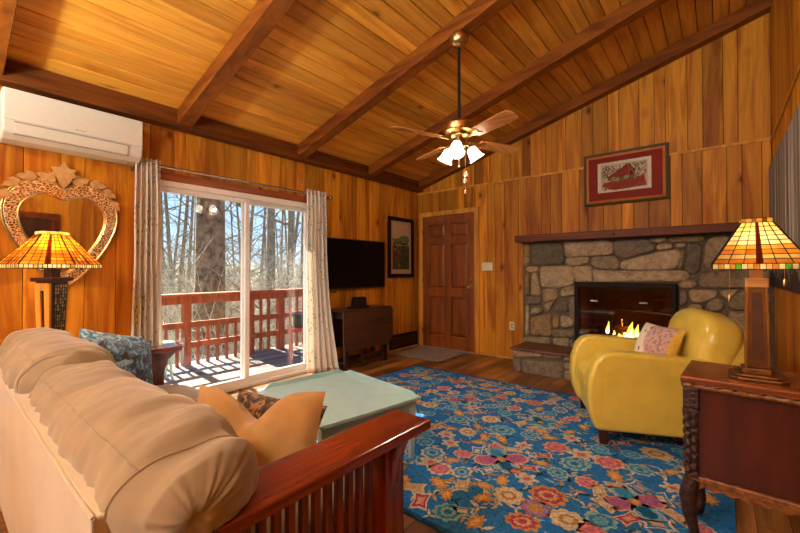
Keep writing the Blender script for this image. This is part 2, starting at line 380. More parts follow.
HEARTH=[[(1.846,0.25),(2.178,0.264),(2.189,0.215),(1.858,0.169)],[(2.211,0.263),(2.417,0.269),(2.417,0.225),(2.211,0.207)],[(1.858,0.157),(1.944,0.169),(1.955,0.008),(1.845,0.002)],[(1.968,0.138),(2.406,0.18),(2.395,0.004),(1.979,0.0)],[(2.438,0.261),(2.651,0.27),(2.65,0.228),(2.438,0.207)],[(2.438,0.185),(2.65,0.196),(2.65,0.144),(2.437,0.12)],[(2.437,0.098),(2.65,0.112),(2.649,0.018),(2.437,0.001)]]
MOTIFS=[('P',2.46,-3.05,0.1),('T',2.58,-3.0,0.09),('Q',2.69,-2.71,0.2),('C',2.89,-3.05,0.11),('L',2.77,-3.32,0.08),('R',3.03,-3.21,0.11),('O',2.54,-3.18,0.08),('O',2.8,-2.93,0.07),('P',2.8,-2.79,0.06),('C',2.34,-2.15,0.1),('C',2.32,-2.48,0.1),('T',2.15,-2.31,0.12),('T',2.5,-2.29,0.13),('L',2.57,-2.06,0.1),('P',2.47,-1.56,0.1),('S',2.33,-1.58,0.08),('P',2.17,-1.58,0.09),('O',2.57,-2.44,0.07),('P',2.58,-2.57,0.07),('P',2.9,-2.32,0.11),('P',3.22,-2.33,0.12),('T',3.06,-2.48,0.12),('S',3.06,-2.33,0.1),('O',3.28,-2.48,0.08),('R',3.05,-2.92,0.13),('C',3.19,-3.06,0.12),('Q',3.41,-2.7,0.2),('L',3.3,-2.81,0.09),('L',3.31,-2.59,0.08),('L',3.51,-2.58,0.09),('L',3.52,-2.83,0.09),('M',3.04,-3.07,0.1),('O',2.82,-2.2,0.07),('Q',2.67,-1.96,0.16),('L',2.79,-1.87,0.09),('P',1.61,-1.7,0.1),('P',1.6,-1.43,0.1),('P',1.0,-1.57,0.1),('Q',1.93,-1.89,0.16),('L',2.59,-1.33,0.09),('B',2.35,-1.41,0.1),('O',2.08,-2.2,0.08),('C',2.08,-2.55,0.09),('T',2.31,-2.91,0.11),('L',2.56,-3.38,0.1),('L',2.45,-3.31,0.1),('T',2.72,-3.37,0.1),('O',2.35,-3.27,0.07),('C',1.93,-1.75,0.08),('P',3.13,-1.78,0.1),('C',3.43,-2.01,0.13),('T',3.38,-2.31,0.1),('O',3.61,-2.13,0.08),('P',1.75,-1.21,0.08),('B',1.4,-1.74,0.09),('C',1.78,-2.19,0.1),('T',2.7,-1.59,0.1),('S',2.37,-3.02,0.09),('O',2.86,-3.35,0.07),('B',3.31,-2.97,0.1),('P',3.29,-3.07,0.1)]
# ------------------------------------------------------------------ the room
W = 4.133           # x: window wall = 0, right wall = W ; y: back wall = 0, camera end negative
REAR = -7.6
CZ, SL = 2.575, .2795     # underside of ceiling boards
def ceil(x): return CZ + SL*x

# floor
mb = MB()
x = 0.0
while x < W:
    w = .125; y = REAR - rnd.random()*1.1
    while y < 0:
        L = 1.22; y0, y1 = max(y, REAR), min(y+L, 0)
        if y1 > y0:
            mb.add([(x+.001,y0+.001,0),(min(x+w,W)-.001,y0+.001,0),(min(x+w,W)-.001,y1-.001,0),(x+.001,y1-.001,0)], [(0,1,2,3)], col=tone())
        y += L
    x += w
mb.box((0,REAR,-.12), (W,0,-.0015), col=(0,0,0,1), mi=1)
struct(mb.build('floor', [M['floor'], M['dark']]), 'wood plank laminate floor in mixed browns', 'floor')

# ceiling boards run along y, split at the beams
beams = [(-7.35,-7.23), (-6.11,-5.99), (-4.815,-4.695), (-3.63,-3.51), (-2.385,-2.265), (-1.25,-1.13), (-.12,0)]
mb = MB()
x = 0.0
while x < W+.1:
    x1 = x+.12
    cuts = [REAR] + [sum(b)/2 for b in beams] + [.05]
    for ya, yb in zip(cuts[:-1], cuts[1:]):
        t = tone(); g = .004
        a, b = x+.003, x1-.003
        vs = []
        for (xx, dz) in ((a,.03),(b,.03),(b,.005),(b-g,0),(a+g,0),(a,.005)):
            vs.append((xx,ya,ceil(xx)+dz))
        for (xx, dz) in ((a,.03),(b,.03),(b,.005),(b-g,0),(a+g,0),(a,.005)):
            vs.append((xx,yb,ceil(xx)+dz))
        mb.add(vs, [(0,1,2,3,4,5),(11,10,9,8,7,6)]+[(i,(i+1)%6,6+(i+1)%6,6+i) for i in range(6)], col=t)
    x = x1
def slab(mb, x0, x1, y0, y1, off, th, **k):
    vs = [(x0,y0,ceil(x0)+off),(x1,y0,ceil(x1)+off),(x1,y1,ceil(x1)+off),(x0,y1,ceil(x0)+off),
          (x0,y0,ceil(x0)+off+th),(x1,y0,ceil(x1)+off+th),(x1,y1,ceil(x1)+off+th),(x0,y1,ceil(x0)+off+th)]
    mb.add(vs, [(0,3,2,1),(4,5,6,7),(0,1,5,4),(1,2,6,5),(2,3,7,6),(3,0,4,7)], **k)
slab(mb, -.15, W+.3, REAR-.3, .7, .031, .1, mi=1)
struct(mb.build('ceiling', [M['ceil'], M['dark']]), 'sloping knotty pine board ceiling', 'ceiling')

# eave outside over the deck
mb = MB(); slab(mb, -.68, -.15, REAR-.3, .7, -.13, .2)
mb.box((-.7,REAR-.3,2.04),(-.68,.7,2.45))
struct(mb.build('trim_eave', M['rail']), 'red stained roof eave above the deck', 'eave')

# beams
for i, (ya, yb) in enumerate(beams):
    mb = MB(); d = .128
    x0, x1 = .0, W
    if i == 6: d = .125
    slab(mb, x0, x1, ya, yb, -d, d-.001, col=tone())
    lab = ['dark ceiling beam by the rear wall', 'dark ceiling beam behind the camera', 'dark sloping ceiling beam at the far left edge above the air conditioner',
           'dark sloping ceiling beam right of the air conditioner', 'dark sloping ceiling beam that carries the fan',
           'dark sloping ceiling beam between the fan and the fireplace wall', 'dark sloping beam along the top of the fireplace wall'][i]
    struct(mb.build('trim_%d' % (i+1), M['beam'], bevel=.004), lab, 'beam')
mb = MB(); mb.box((0,REAR,2.45), (.118,0,2.603), col=tone())
struct(mb.build('trim_8', wood('wall_plate_beam', '#6e3a0c', '#4c2506', 'y', .6, .1, grain=9, spec=.2), bevel=.004), 'dark level beam along the top of the window wall', 'beam')

def board(mb, P, u0, u1, z0, za, zb, col, th=.014, g=.0025):
    """one wall board: front face inset by a small chamfer; P(u,depth,z)"""
    a, b = u0+.0018, u1-.0018
    vs = [P(a,0,z0),P(b,0,z0),P(b,0,zb),P(a,0,za),
          P(a,th-g,z0),P(b,th-g,z0),P(b,th-g,zb),P(a,th-g,za),
          P(a+g,th,z0),P(b-g,th,z0),P(b-g,th,zb),P(a+g,th,za)]
    fs = [(0,1,2,3),(8,9,10,11)]
    for i in range(4):
        j = (i+1) % 4
        fs += [(i,j,4+j,4+i),(4+i,4+j,8+j,8+i)]
    mb.add(vs, fs, col=col)
def boards(mb, P, u0, u1, widths, segs, top):
    """segs(u) -> list of (z0,z1) with None for the sloping top"""
    u = u0; i = 0
    while u < u1-1e-4:
        w = min(widths[i % len(widths)], u1-u); i += 1
        if u1-(u+w) < .05: w = u1-u
        for k, (z0, z1) in enumerate(segs(u, u+w)):
            c = tone()
            if z1 is None: board(mb, P, u, u+w, z0, top(u), top(u+w), c)
            else: board(mb, P, u, u+w, z0, z1, z1, c)
        u += w

# window wall (x=0), opening for the sliding door
DY0, DY1, DZ = -3.80, -2.085, 2.0
P = lambda u,d,z: (d-.014, u, z)
mb = MB()
wd = [.19,.095,.14,.19,.12,.15,.095,.19,.14]
boards(mb, P, REAR, DY0, [.2,.2,.14,.2,.2], lambda a,b: [(0,2.5)], None)
boards(mb, P, DY0, DY1, wd, lambda a,b: [(DZ,2.5)], None)
boards(mb, P, DY1, 0, wd, lambda a,b: [(0,2.5)], None)
for a, b in (((-.15,REAR-.2,-.1),(-.015,DY0,2.6)), ((-.15,DY1,-.1),(-.015,.2,2.6)), ((-.15,DY0,DZ),(-.015,DY1,2.6)), ((-.15,DY0,-.2),(-.015,DY1,-.0))):
    mb.box(a, b, mi=1)
struct(mb.build('wall_left', [M['wall'], M['dark']]), 'orange knotty pine panelled wall with the sliding door', 'wall')

# back wall (y=0) with a batten joint at z=2.42 and a hole for the firebox
FX0, FX1, FZ0, FZ1 = 2.47, 3.37, .27, 1.0
P = lambda u,d,z: (u, .014-d, z)
mb = MB()
wb = [.10,.155,.19,.115,.14,.20,.10,.165]
DX0, DX1, DH = .105, 1.04, 2.04
def segs_low(a, b):
    if b <= DX0+.001 or a >= DX1-.001:
        if a > 1.85 and a < W: return [(1.5, 2.42)]
        return [(0, 2.42)]
    return [(DH, 2.42)]
for a0, a1 in ((0,DX0),(DX0,DX1),(DX1,1.80),(1.80,W)):
    boards(mb, P, a0, a1, wb[2:] if a0 else wb, segs_low if a1 != W else (lambda a,b: [(1.5,2.42)]), None)
boards(mb, P, 0, W, [.14,.10,.19,.125,.16,.11,.20], lambda a,b: [(2.42,None)], lambda u: ceil(u)-.02)
bk = []
mb.prism([(0,-.1),(DX0,-.1),(DX0,DH),(DX1,DH),(DX1,-.1),(FX0,-.1),(FX0,FZ1),(FX1,FZ1),(FX1,-.1),(W+.15,-.1),(W+.15,ceil(W)),(-.15,ceil(-.15)),(-.15,-.1)], .015, .1, lambda a,b,d: (a,d,b), mi=1)
mb.box((FX0,.015,-.1),(FX1,.1,FZ0), mi=1)
struct(mb.build('wall_back', [M['wall'], M['dark']]), 'honey knotty pine panelled wall with the stone fireplace', 'wall')
mb = MB(); mb.box((.0,-.012,2.405),(W,.0,2.432), col=tone())
struct(mb.build('trim_9', M['trimw'].copy(), bevel=.003), 'thin horizontal batten across the fireplace wall', 'trim')

# right wall (x=W)
P = lambda u,d,z: (W+.014-d, u, z)
mb = MB()
RY0, RY1, RZ = -4.75, -3.75, 2.04
wr = [.14,.19,.11,.16,.2]
def segs_r(a, b):
    return [(RZ,2.39)] if (a >= RY0-.001 and b <= RY1+.001) else [(0,2.39)]
for a0, a1 in ((REAR,RY0),(RY0,RY1),(RY1,0)):
    boards(mb, P, a0, a1, wr, segs_r, None)
boards(mb, P, REAR, 0, [.17,.12,.2,.14], lambda a,b: [(2.39,3.72)], None)
mb.box((W+.1,REAR-.2,-.1),(W+.25,.2,3.9), mi=1)
struct(mb.build('wall_right', [M['wall'], M['dark']]), 'knotty pine panelled wall at the right edge', 'wall')
mb = MB(); mb.box((W-.012,REAR,2.378),(W,0,2.404), col=tone())
struct(mb.build('trim_10', M['trimw'], bevel=.003), 'thin horizontal batten across the right wall', 'trim')
# plain dark door in the right wall behind the camera (seen in the mirror)
mb = MB(); mb.box((W+.005,RY0+.06,0),(W+.04,RY1-.06,RZ-.05), col=tone())
d3 = struct(mb.build('door_3', wood('dark_door', '#4a2614', '#321809', 'z', .4, .1)), 'dark door in the right wall', 'door')
mb = MB()
for a, b in (((W-.02,RY0-.02,0),(W+.04,RY0+.07,RZ+.03)), ((W-.02,RY1-.07,0),(W+.04,RY1+.02,RZ+.03)), ((W-.02,RY0+.07,RZ-.06),(W+.04,RY1-.07,RZ+.03))):
    mb.box(a, b, col=tone())
mb.build('door_frame', M['mantel'], d3, bevel=.003)

# rear wall with a wide window, added to let in fill daylight
P = lambda u,d,z: (u, REAR-.014+d, z)
mb = MB()
WX0, WX1, WZ0, WZ1 = .5, 3.6, .85, 2.2
for a0, a1 in ((0,WX0),(WX0,WX1),(WX1,W)):
    boards(mb, P, a0, a1, wr, (lambda a,b: [(0,WZ0),(WZ1,None)]) if a0 == WX0 else (lambda a,b: [(0,None)]), lambda u: ceil(u)-.01)
struct(mb.build('wall_rear', [M['wall'], M['dark']]), 'panelled wall behind the camera', 'wall')
mb = MB()
for xx in (WX0, (WX0*2+WX1)/3, (WX0+2*WX1)/3, WX1):
    mb.box((xx-.035,REAR-.06,WZ0),(xx+.035,REAR+.01,WZ1))
for zz in (WZ0, WZ1): mb.box((WX0-.035,REAR-.06,zz-.035),(WX1+.035,REAR+.012,zz+.035))
w3 = struct(mb.build('window_1', M['white'], bevel=.003), 'wide white framed window behind the camera', 'window')
mb = MB(); mb.box((WX0,REAR-.03,WZ0),(WX1,REAR-.024,WZ1)); mb.build('pane', M['glass'], w3)

# baseboard strips
mb = MB(); mb.box((1.12,-.012,0),(1.80,0,.03), col=tone())
struct(mb.build('baseboard_back', M['trimw'], bevel=.003), 'thin wood baseboard right of the door', 'baseboard')

# ------------------------------------------------------------------ door 1 (entry)
mb = MB()
dx0, dx1, dz0, dz1 = .115, 1.03, .012, 2.03
fw = .115
xs = [dx0, dx0+fw, (dx0+dx1)/2-.055, (dx0+dx1)/2+.055, dx1-fw, dx1]
zs = [dz0, .20, .80, .93, 1.60, 1.70, 1.90, dz1]
for i in (0, 2, 4): mb.box((xs[i],-.012,dz0),(xs[i+1],.03,dz1), col=tone())
for i in (0, 2, 4, 6):
    for j in (1, 3): mb.box((xs[j],-.0118,zs[i]),(xs[j+1],.03,zs[i+1]), col=tone())
d1 = struct(mb.build('door_1', M['door'], bevel=.003), 'brown six panel wooden entry door', 'door')
for j in (1, 3):
    for i in (1, 3, 5):
        p = MB(); a, b, c, d = xs[j], xs[j+1], zs[i], zs[i+1]; e = .035
        p.add([(a,.012,c),(b,.012,c),(b,.012,d),(a,.012,d),(a+.008,.012,c+.008),(b-.008,.012,c+.008),(b-.008,.012,d-.008),(a+.008,.012,d-.008),
               (a+e,-.006,c+e),(b-e,-.006,c+e),(b-e,-.006,d-e),(a+e,-.006,d-e)],
              [(0,1,5,4),(1,2,6,5),(2,3,7,6),(3,0,4,7),(4,5,9,8),(5,6,10,9),(6,7,11,10),(7,4,8,11),(8,9,10,11)], col=tone())
        p.build('door_panel', M['door'], d1)
mb = MB()
mb.lathe([(.03,0),(.03,.006),(.012,.01),(.012,.035),(.024,.042),(.03,.055),(.026,.068),(0,.075)], (.965,-.012,.95), 20, M=Matrix.Rotation(PI/2,3,'X'))
mb.build('door_knob', M['brass'], d1)
mb = MB(); mb.lathe([(.028,0),(.028,.008),(.02,.018),(0,.02)], (.965,-.012,1.06), 20, M=Matrix.Rotation(PI/2,3,'X'))
mb.build('deadbolt', M['brass'], d1)
for zz in (.25, 1.05, 1.8):
    mb = MB(); mb.tube([(.108,-.016,zz-.045),(.108,-.016,zz+.045)], .007, 8); mb.build('hinge', M['bronze'], d1)
mb = MB()
mb.box((.045,-.022,0),(.112,.03,2.105), col=tone()); mb.box((1.033,-.022,0),(1.105,.03,2.105), col=tone()); mb.box((.112,-.0219,2.035),(1.033,.03,2.105), col=tone())
struct(mb.build('trim_11', M['trimw'], bevel=.003), 'light wood casing around the entry door', 'trim')
mb = MB(); mb.box((.112,-.03,0),(1.033,.05,.012)); struct(mb.build('trim_12', M['acgrey'], bevel=.002), 'grey door threshold', 'trim')
mb = MB(); mb.box((-.1,.1,-.1),(1.2,.14,2.3)); struct(mb.build('trim_13', M['shell']), 'outer backing of the entry door', 'trim')

# ------------------------------------------------------------------ sliding glass door
mb = MB()
y0, y1 = -3.79, -2.095
mb.box((-.13,y0,.0),(.02,y0+.05,1.985)); mb.box((-.13,y1-.03,.0),(.02,y1,1.985))
mb.box((-.13,y0+.05,1.935),(.02,y1-.03,1.985)); mb.box((-.13,y0+.05,0),(.012,y1-.03,.03))
d2 = struct(mb.build('door_2', M['white'], bevel=.004), 'white framed sliding glass door to the deck', 'door')
def leaf(ya, yb, xc, name):
    m = MB(); fw = .045; zb, zt = .03, 1.935
    m.box((xc-.02,ya,zb),(xc+.02,ya+fw,zt)); m.box((xc-.02,yb-fw,zb),(xc+.02,yb,zt))
    m.box((xc-.02,ya+fw,zt-fw),(xc+.02,yb-fw,zt)); m.box((xc-.02,ya+fw,zb),(xc+.02,yb-fw,zb+.065))
    f = m.build('sash', M['white'], d2, bevel=.003)
    m = MB(); m.box((xc-.003,ya+fw-.01,zb+.05),(xc+.003,yb-fw+.01,zt-fw+.01)); m.build('pane', M['glass'], f)
leaf(-3.785, -2.885, -.025, 'left'); leaf(-2.935, -2.10, -.08, 'right')
mb = MB(); mb.box((-.014,DY0-.06,1.987),(.012,DY1+.06,2.062), col=tone())
struct(mb.build('trim_14', M['header'], bevel=.003), 'reddish wood header above the sliding door', 'trim')

# ------------------------------------------------------------------ wall fittings
def plate(loc, w, h, n, name, lab, cat, kind):
    t = thing(name, lab, cat, loc)
    m = MB(); m.box((-w/2,-.006,-h/2),(w/2,0,h/2)); m.build('plate', M['ivory'], t, bevel=.003)
    for i in range(n):
        xx = (i-(n-1)/2)*.045
        m = MB()
        if kind == 'switch': m.box((xx-.005,-.016,-.004),(xx+.005,-.006,.012)); m.build('toggle', M['white'], t, bevel=.001)
        else:
            zz = (-.02, .02)[i]; m.lathe([(.016,0),(.016,.004),(0,.0045)], (0,-.006,zz), 14, M=Matrix.Rotation(PI/2,3,'X')); m.build('socket', M['acgrey'], t)
plate((1.228,0,1.248), .165, .115, 3, 'light_switch', 'ivory triple light switch plate right of the entry door', 'light switch', 'switch')
plate((1.588,0,.445), .07, .115, 2, 'wall_outlet', 'small ivory outlet low on the wall beside the stone fireplace', 'outlet', 'outlet')

t = thing('air_return_grille', 'low metal air grille at floor level left of the entry door', 'grille', (0,-.36,0))
mb = MB()
for a, b in (((0,-.34,.02),(.018,.32,.045)), ((0,-.34,.21),(.018,.32,.235)), ((0,-.34,.045),(.018,-.315,.21)), ((0,.295,.045),(.018,.32,.21))): mb.box(a, b)
mb.build('frame', M['blackmetal'], t, bevel=.002)
mb = MB()
for k in range(9): mb.box((0,-.315,.05+k*.018),(.012,.295,.056+k*.018), M=None)
mb.build('slats', M['bronze'], t)
mb = MB(); mb.box((.0,-.315,.045),(.003,.295,.21)); mb.build('back_plate', M['dark'], t)
mb = MB(); mb.box((0,-1.0,0),(.014,0,.018), col=tone()); struct(mb.build('baseboard_left', M['trimw']), 'thin baseboard under the air grille', 'baseboard')

# ------------------------------------------------------------------ air conditioner
AY0, AY1 = -4.705, -3.915
t = thing('air_conditioner', 'white wall mounted air conditioner above the mirror', 'air conditioner', (0,(AY0+AY1)/2,2.05))
prof = [(0,2.39),(.17,2.392),(.2,2.38),(.205,2.17),(.19,2.10),(.14,2.065),(.06,2.055),(0,2.06)]
mb = MB(); mb.prism(prof, AY0, AY1, lambda a,b,d: (a,d,b)); mb.build('housing', M['acwhite'], t, bevel=.012, seg=3, world=True)
mb = MB(); mb.box((.198,AY0+.004,2.178),(.211,AY1-.004,2.383)); mb.build('front_panel', M['acwhite'], t, bevel=.006, world=True)
mb = MB(); mb.prism([(.208,2.165),(.212,2.165),(.196,2.098),(.190,2.098)], AY0+.06, AY1-.1, lambda a,b,d: (a,d,b)); fl = mb.build('air_flap', M['acwhite'], t, bevel=.002, world=True)
mb = MB()
for za, zb, xa, xb in ((2.166,2.172,.2,.2125),(2.090,2.097,.18,.1935)): mb.box((xa,AY0+.055,za),(xb,AY1-.095,zb))
mb.build('flap_gap', M['acgrey'], t, world=True)
mb = MB()
yy = -4.335
for k, wv in enumerate((.012,.007,.008,.006,.009,.007)):
    mb.box((.211,yy,2.198),(.2118,yy+wv*.75,2.206+(.003 if k == 0 else 0))); yy += wv+.002
mb.build('maker_mark', M['acgrey'], t, world=True, )

# ------------------------------------------------------------------ fireplace
t = thing('fireplace', 'rough fieldstone fireplace with a raised hearth', 'fireplace', (2.95,-.1,0))
mb = MB()
for a, b in (((1.775,-.082,.24),(2.42,-.001,1.55)), ((3.42,-.082,.24),(W-.002,-.001,1.55)), ((2.42,-.082,1.04),(3.42,-.001,1.55)), ((2.42,-.082,0),(3.42,-.001,.27))): mb.box(a, b)
mb.build('mortar', M['mortar'], t, world=True)
def stone(mb, poly, base, plane_y, depth, jit):
    """one fieldstone: polygon (x,z) rounded, domed and roughened, standing out of plane_y towards -y"""
    n = len(poly); cx = sum(p[0] for p in poly)/n; cz = sum(p[1] for p in poly)/n
    pts = []
    for i in range(n):
        a = Vector(poly[i]); b = Vector(poly[(i+1)%n]); L = (b-a).length; k = max(2, int(L/.035))
        for q in range(k): pts.append(a.lerp(b, q/k))
    sm = []
    m = len(pts)
    for i in range(m):
        p = pts[i]*.5 + (pts[i-1]+pts[(i+1)%m])*.25
        nz = noise.noise(Vector((p.x*9, p.y*9, jit)))
        c = Vector((cx,cz)); d = (p-c); sm.append(c + d*(1.075+.05*nz))
    rings = [(1.0,0),(.985,.55),(.93,.85),(.8,.98),(.5,1.04),(.2,1.02)]
    vs = []; fs = []
    for s_, h in rings:
        for p in sm:
            q = Vector((cx,cz)) + (p-Vector((cx,cz)))*s_
            if s_ > .9: # keep the edge band a constant width
                e = (p-Vector((cx,cz))); L = e.length; q = Vector((cx,cz)) + e*max(0.2, (L-(1-s_)*.16)/max(L,1e-4))
            nz = noise.noise(Vector((q.x*11, q.y*14, jit)))*.35 + noise.noise(Vector((q.x*30, q.y*40, jit)))*.16
            vs.append((q.x, plane_y - depth*(h + (nz if h > 0 else 0)), q.y))
    R = len(rings)
    for r in range(R-1):
        for i in range(m): fs.append((r*m+i, r*m+(i+1)%m, (r+1)*m+(i+1)%m, (r+1)*m+i))
    fs.append(tuple((R-1)*m+i for i in range(m)))
    mb.add(vs, fs, col=base, smooth=True)
pal = [lin(c) for c in ('#93846b','#857862','#a08d70','#7b7162','#8c7655','#98876d','#6f665a','#a3957c')]
mb = MB(); mb.smooth = True
for i, poly in enumerate(STONES):
    poly = [(max(1.785, min(W-.035, a)), max(.0, min(1.545, b))) for a, b in poly]
    c = pal[rnd.randrange(len(pal))]; v = .85+.3*rnd.random()
    if i in (1,): c = lin('#5d594c')
    if i in (2, 18, 10, 20): c = lin('#a3937a')
    stone(mb, poly, (c[0]*v, c[1]*v, c[2]*v, 1), -.08, .028+.02*rnd.random(), i*3.7)
mb.build('stonework', M['stone'], t, world=True, angle=60)
# raised hearth
mb = MB(); mb.box((1.86,-.575,0),(W-.004,-.083,.255)); mb.build('hearth_core', M['mortar'], t, world=True)
mb = MB(); mb.smooth = True
hs = list(HEARTH)
x = 2.68
while x < W-.05:
    w = .22+.2*rnd.random(); x1 = min(x+w, W-.03); zs_ = .1+.08*rnd.random()
    hs.append([(x,.01),(x1-.02,.01),(x1-.02,zs_),(x,zs_+.01)]); hs.append([(x,zs_+.03),(x1-.02,zs_+.02),(x1-.02,.25),(x,.25)]); x = x1
for i, poly in enumerate(hs):
    c = pal[rnd.randrange(len(pal))]; v = .8+.3*rnd.random()
    stone(mb, [(max(a,1.845),min(b,.25)) for a,b in poly], (c[0]*v,c[1]*v,c[2]*v,1), -.572, .024, 100+i*2.3)
mb.build('hearth_stones', M['stone'], t, world=True, angle=60)
mb = MB(); mb.smooth = True
for (ya, yb, za, zb) in ((-.56,-.35,.01,.24),(-.33,-.1,.01,.12),(-.33,-.1,.14,.24)):
    # left end of the hearth
    sub = MB(); stone(sub, [(ya,za),(yb,za),(yb,zb),(ya,zb)], lin('#857862'), 0, .022, ya*7)
    mb.add([(1.86 + v[1], v[0], v[2]) for v in sub.v], sub.f, col=lin('#857862'), smooth=True)
mb.build('hearth_stones', M['stone'], t, world=True, angle=60)
mb = MB()
xs_ = [1.825, 2.42, 3.05, 3.6, W-.004]
for a, b in zip(xs_[:-1], xs_[1:]): mb.box((a+.002,-.615,.256),(b-.002,-.084,.285), col=tone())
mb.build('hearth_slab', M['hearth'], t, bevel=.006, world=True)
# mantel shelf: lies on the stones
t2 = thing('mantel_shelf', 'long dark red wooden mantel shelf above the stones', 'mantel', (2.95,-.14,1.55))
mb = MB(); mb.box((1.742,-.27,1.548),(W-.04,-.0125,1.632), col=tone()); mb.build('shelf', M['mantel'], t2, bevel=.006, world=True)
mb = MB(); mb.ball((2.865,-.262,1.585), .022, 8, (1,.5,1)); mb.build('knot', M['dark'], t2, world=True)
# firebox insert
t3 = thing('fireplace_insert', 'black framed fireplace insert with glass doors and a burning fire', 'fireplace insert', (2.92,-.14,.29))
mb = MB(); fx0, fx1, fz0, fz1 = 2.425, 3.41, .286, 1.055
for a, b in (((fx0,-.155,fz0),(fx0+.04,-.10,fz1)), ((fx1-.04,-.155,fz0),(fx1,-.10,fz1)), ((fx0+.04,-.155,fz1-.05),(fx1-.04,-.10,fz1)), ((fx0+.04,-.155,fz0),(fx1-.04,-.10,fz0+.04))): mb.box(a, b)
mb.build('frame', M['frameblk'], t3, bevel=.004, world=True)
mb = MB()
for a, b in (((fx0+.045,-.10,fz0),(fx0+.06,.5,fz1-.06)), ((fx1-.06,-.10,fz0),(fx1-.045,.5,fz1-.06)), ((fx0+.06,.48,fz0),(fx1-.06,.5,fz1-.06)), ((fx0+.06,-.10,fz1-.075),(fx1-.06,.48,fz1-.06)), ((fx0+.06,-.10,fz0),(fx1-.06,.48,fz0+.01))): mb.box(a, b)
mb.build('firebox', M['brick'], t3, world=True)
mx_ = (fx0+fx1)/2
for a, b in ((fx0+.04, mx_-.001), (mx_+.001, fx1-.04)):
    z0_, z1_ = fz0+.04, fz1-.05
    d = MB(); d.box((a,-.143,z0_),(b,-.139,z1_)); do = d.build('glass_door', M['fireglass'], t3, world=True)
    hx = 2.60 if a < 2.6 else 3.082
    h = MB(); h.box((hx,-.165,.833),(hx+.08,-.143,.85)); ho = h.build('handle', M['chrome'], t3, world=True, bevel=.003); ho.parent = do
def logpiece(name, p, q, r):
    m = MB(); p = Vector(p); q = Vector(q)
    pts = [p.lerp(q, k/8) + Vector((0,0,.012*math.sin(k*1.7))) for k in range(9)]
    m.tube(pts, [r*(1+.15*math.sin(k*2.1+p.x*9)) for k in range(9)], 10)
    o = m.build(name, M['log']); return o
LG = [((2.62,.14,.40),(3.12,.2,.42),.045), ((2.78,.05,.40),(3.28,.02,.40),.045), ((2.60,.24,.47),(2.98,.02,.52),.04), ((2.92,.1,.52),(3.30,.2,.42),.038)]
LL = ['charred log lying lowest at the back left of the fire', 'charred front log lying across the fire', 'charred log leaning over the left half of the fire', 'charred log sloping down on the right half of the fire']
for (p, q, r), l in zip(LG, LL): tag(logpiece('fire_log', p, q, r), l, 'log', 'logs in the fire')
mb = MB()
for k in range(9): mb.bar((2.6+k*.085,-.04,.325),(2.6+k*.085,.3,.325), .014, .014)
mb.bar((2.56,0,.318),(3.32,0,.318),.016,.016); mb.bar((2.56,.26,.318),(3.32,.26,.318),.016,.016)
for xx in (2.58,3.3):
    for yy in (0,.26): mb.bar((xx,yy,.295),(xx,yy,.36),.016,.016)
tag(mb.build('fire_grate', M['blackmetal']), 'black iron grate under the burning logs', 'grate')
def flame(x, y, z, h, w):
    pf = [(0,0),(w*.75,h*.08),(w,h*.22),(w*.8,h*.42),(w*.45,h*.66),(w*.18,h*.86),(0,h)]
    m = MB(); vs0 = len(m.v); m.lathe(pf, (0,0,0), 10)
    m.v = [(v[0]+.10*h*math.sin(v[2]/h*4+x*20)*(v[2]/h), v[1]*.6, v[2]) for v in m.v]
    m.v = [(v[0]+x, v[1]+y, v[2]+z) for v in m.v]
    return m
FL = [(2.75,-.02,.46,.15,.022),(2.93,.03,.42,.13,.035),(2.985,-.01,.42,.20,.045),(3.03,.04,.44,.15,.03),(2.87,.0,.40,.08,.04),(3.21,-.01,.44,.17,.024),(3.12,-.01,.40,.06,.03),(2.80,.06,.42,.08,.02)]
mb = MB()
for f in FL:
    m = flame(*f); mb.add(m.v, m.f, smooth=True, mi=0)
    m = flame(f[0], f[1]-.004, f[2]+.005, f[3]*.55, f[4]*.6); mb.add([(v[0],v[1]-.012,v[2]) for v in m.v], m.f, smooth=True, mi=1)
tag(mb.build('fire_flames', [M['flame'], M['flamecore']]), 'orange flames burning over the logs behind the glass', 'flames', kind='stuff')
# ------------------------------------------------------------------ cushions
def nz(p, f, s=0): return noise.noise(Vector((p[0]*f+s, p[1]*f-s, p[2]*f+s*2)))
def superbox(c, h, e=4, wr=.006, fr=6, seed=0, puff=0, M=None):
    """soft box: c centre, h half sizes, e roundness, wr wrinkle height"""
    c = Vector(c)
    def fn(p):
        q = Vector((math.copysign(abs(math.sin(p.x*PI/2))**.8, p.x), math.copysign(abs(math.sin(p.y*PI/2))**.8, p.y), math.copysign(abs(math.sin(p.z*PI/2))**.8, p.z)))
        L = (abs(q.x)**e+abs(q.y)**e+abs(q.z)**e)**(1/e)
        q = q/L
        v = Vector((q.x*h[0], q.y*h[1], q.z*h[2]))
        v.z += puff*(1-q.x**2)*(1-q.y**2)*(1 if q.z > 0 else -.3)
        n = q.normalized(); w = nz(v, fr, seed)*wr + nz(v, fr*2.7, seed+5)*wr*.4
        v += n*w
        return c + (M @ v if M else v)
    return fn
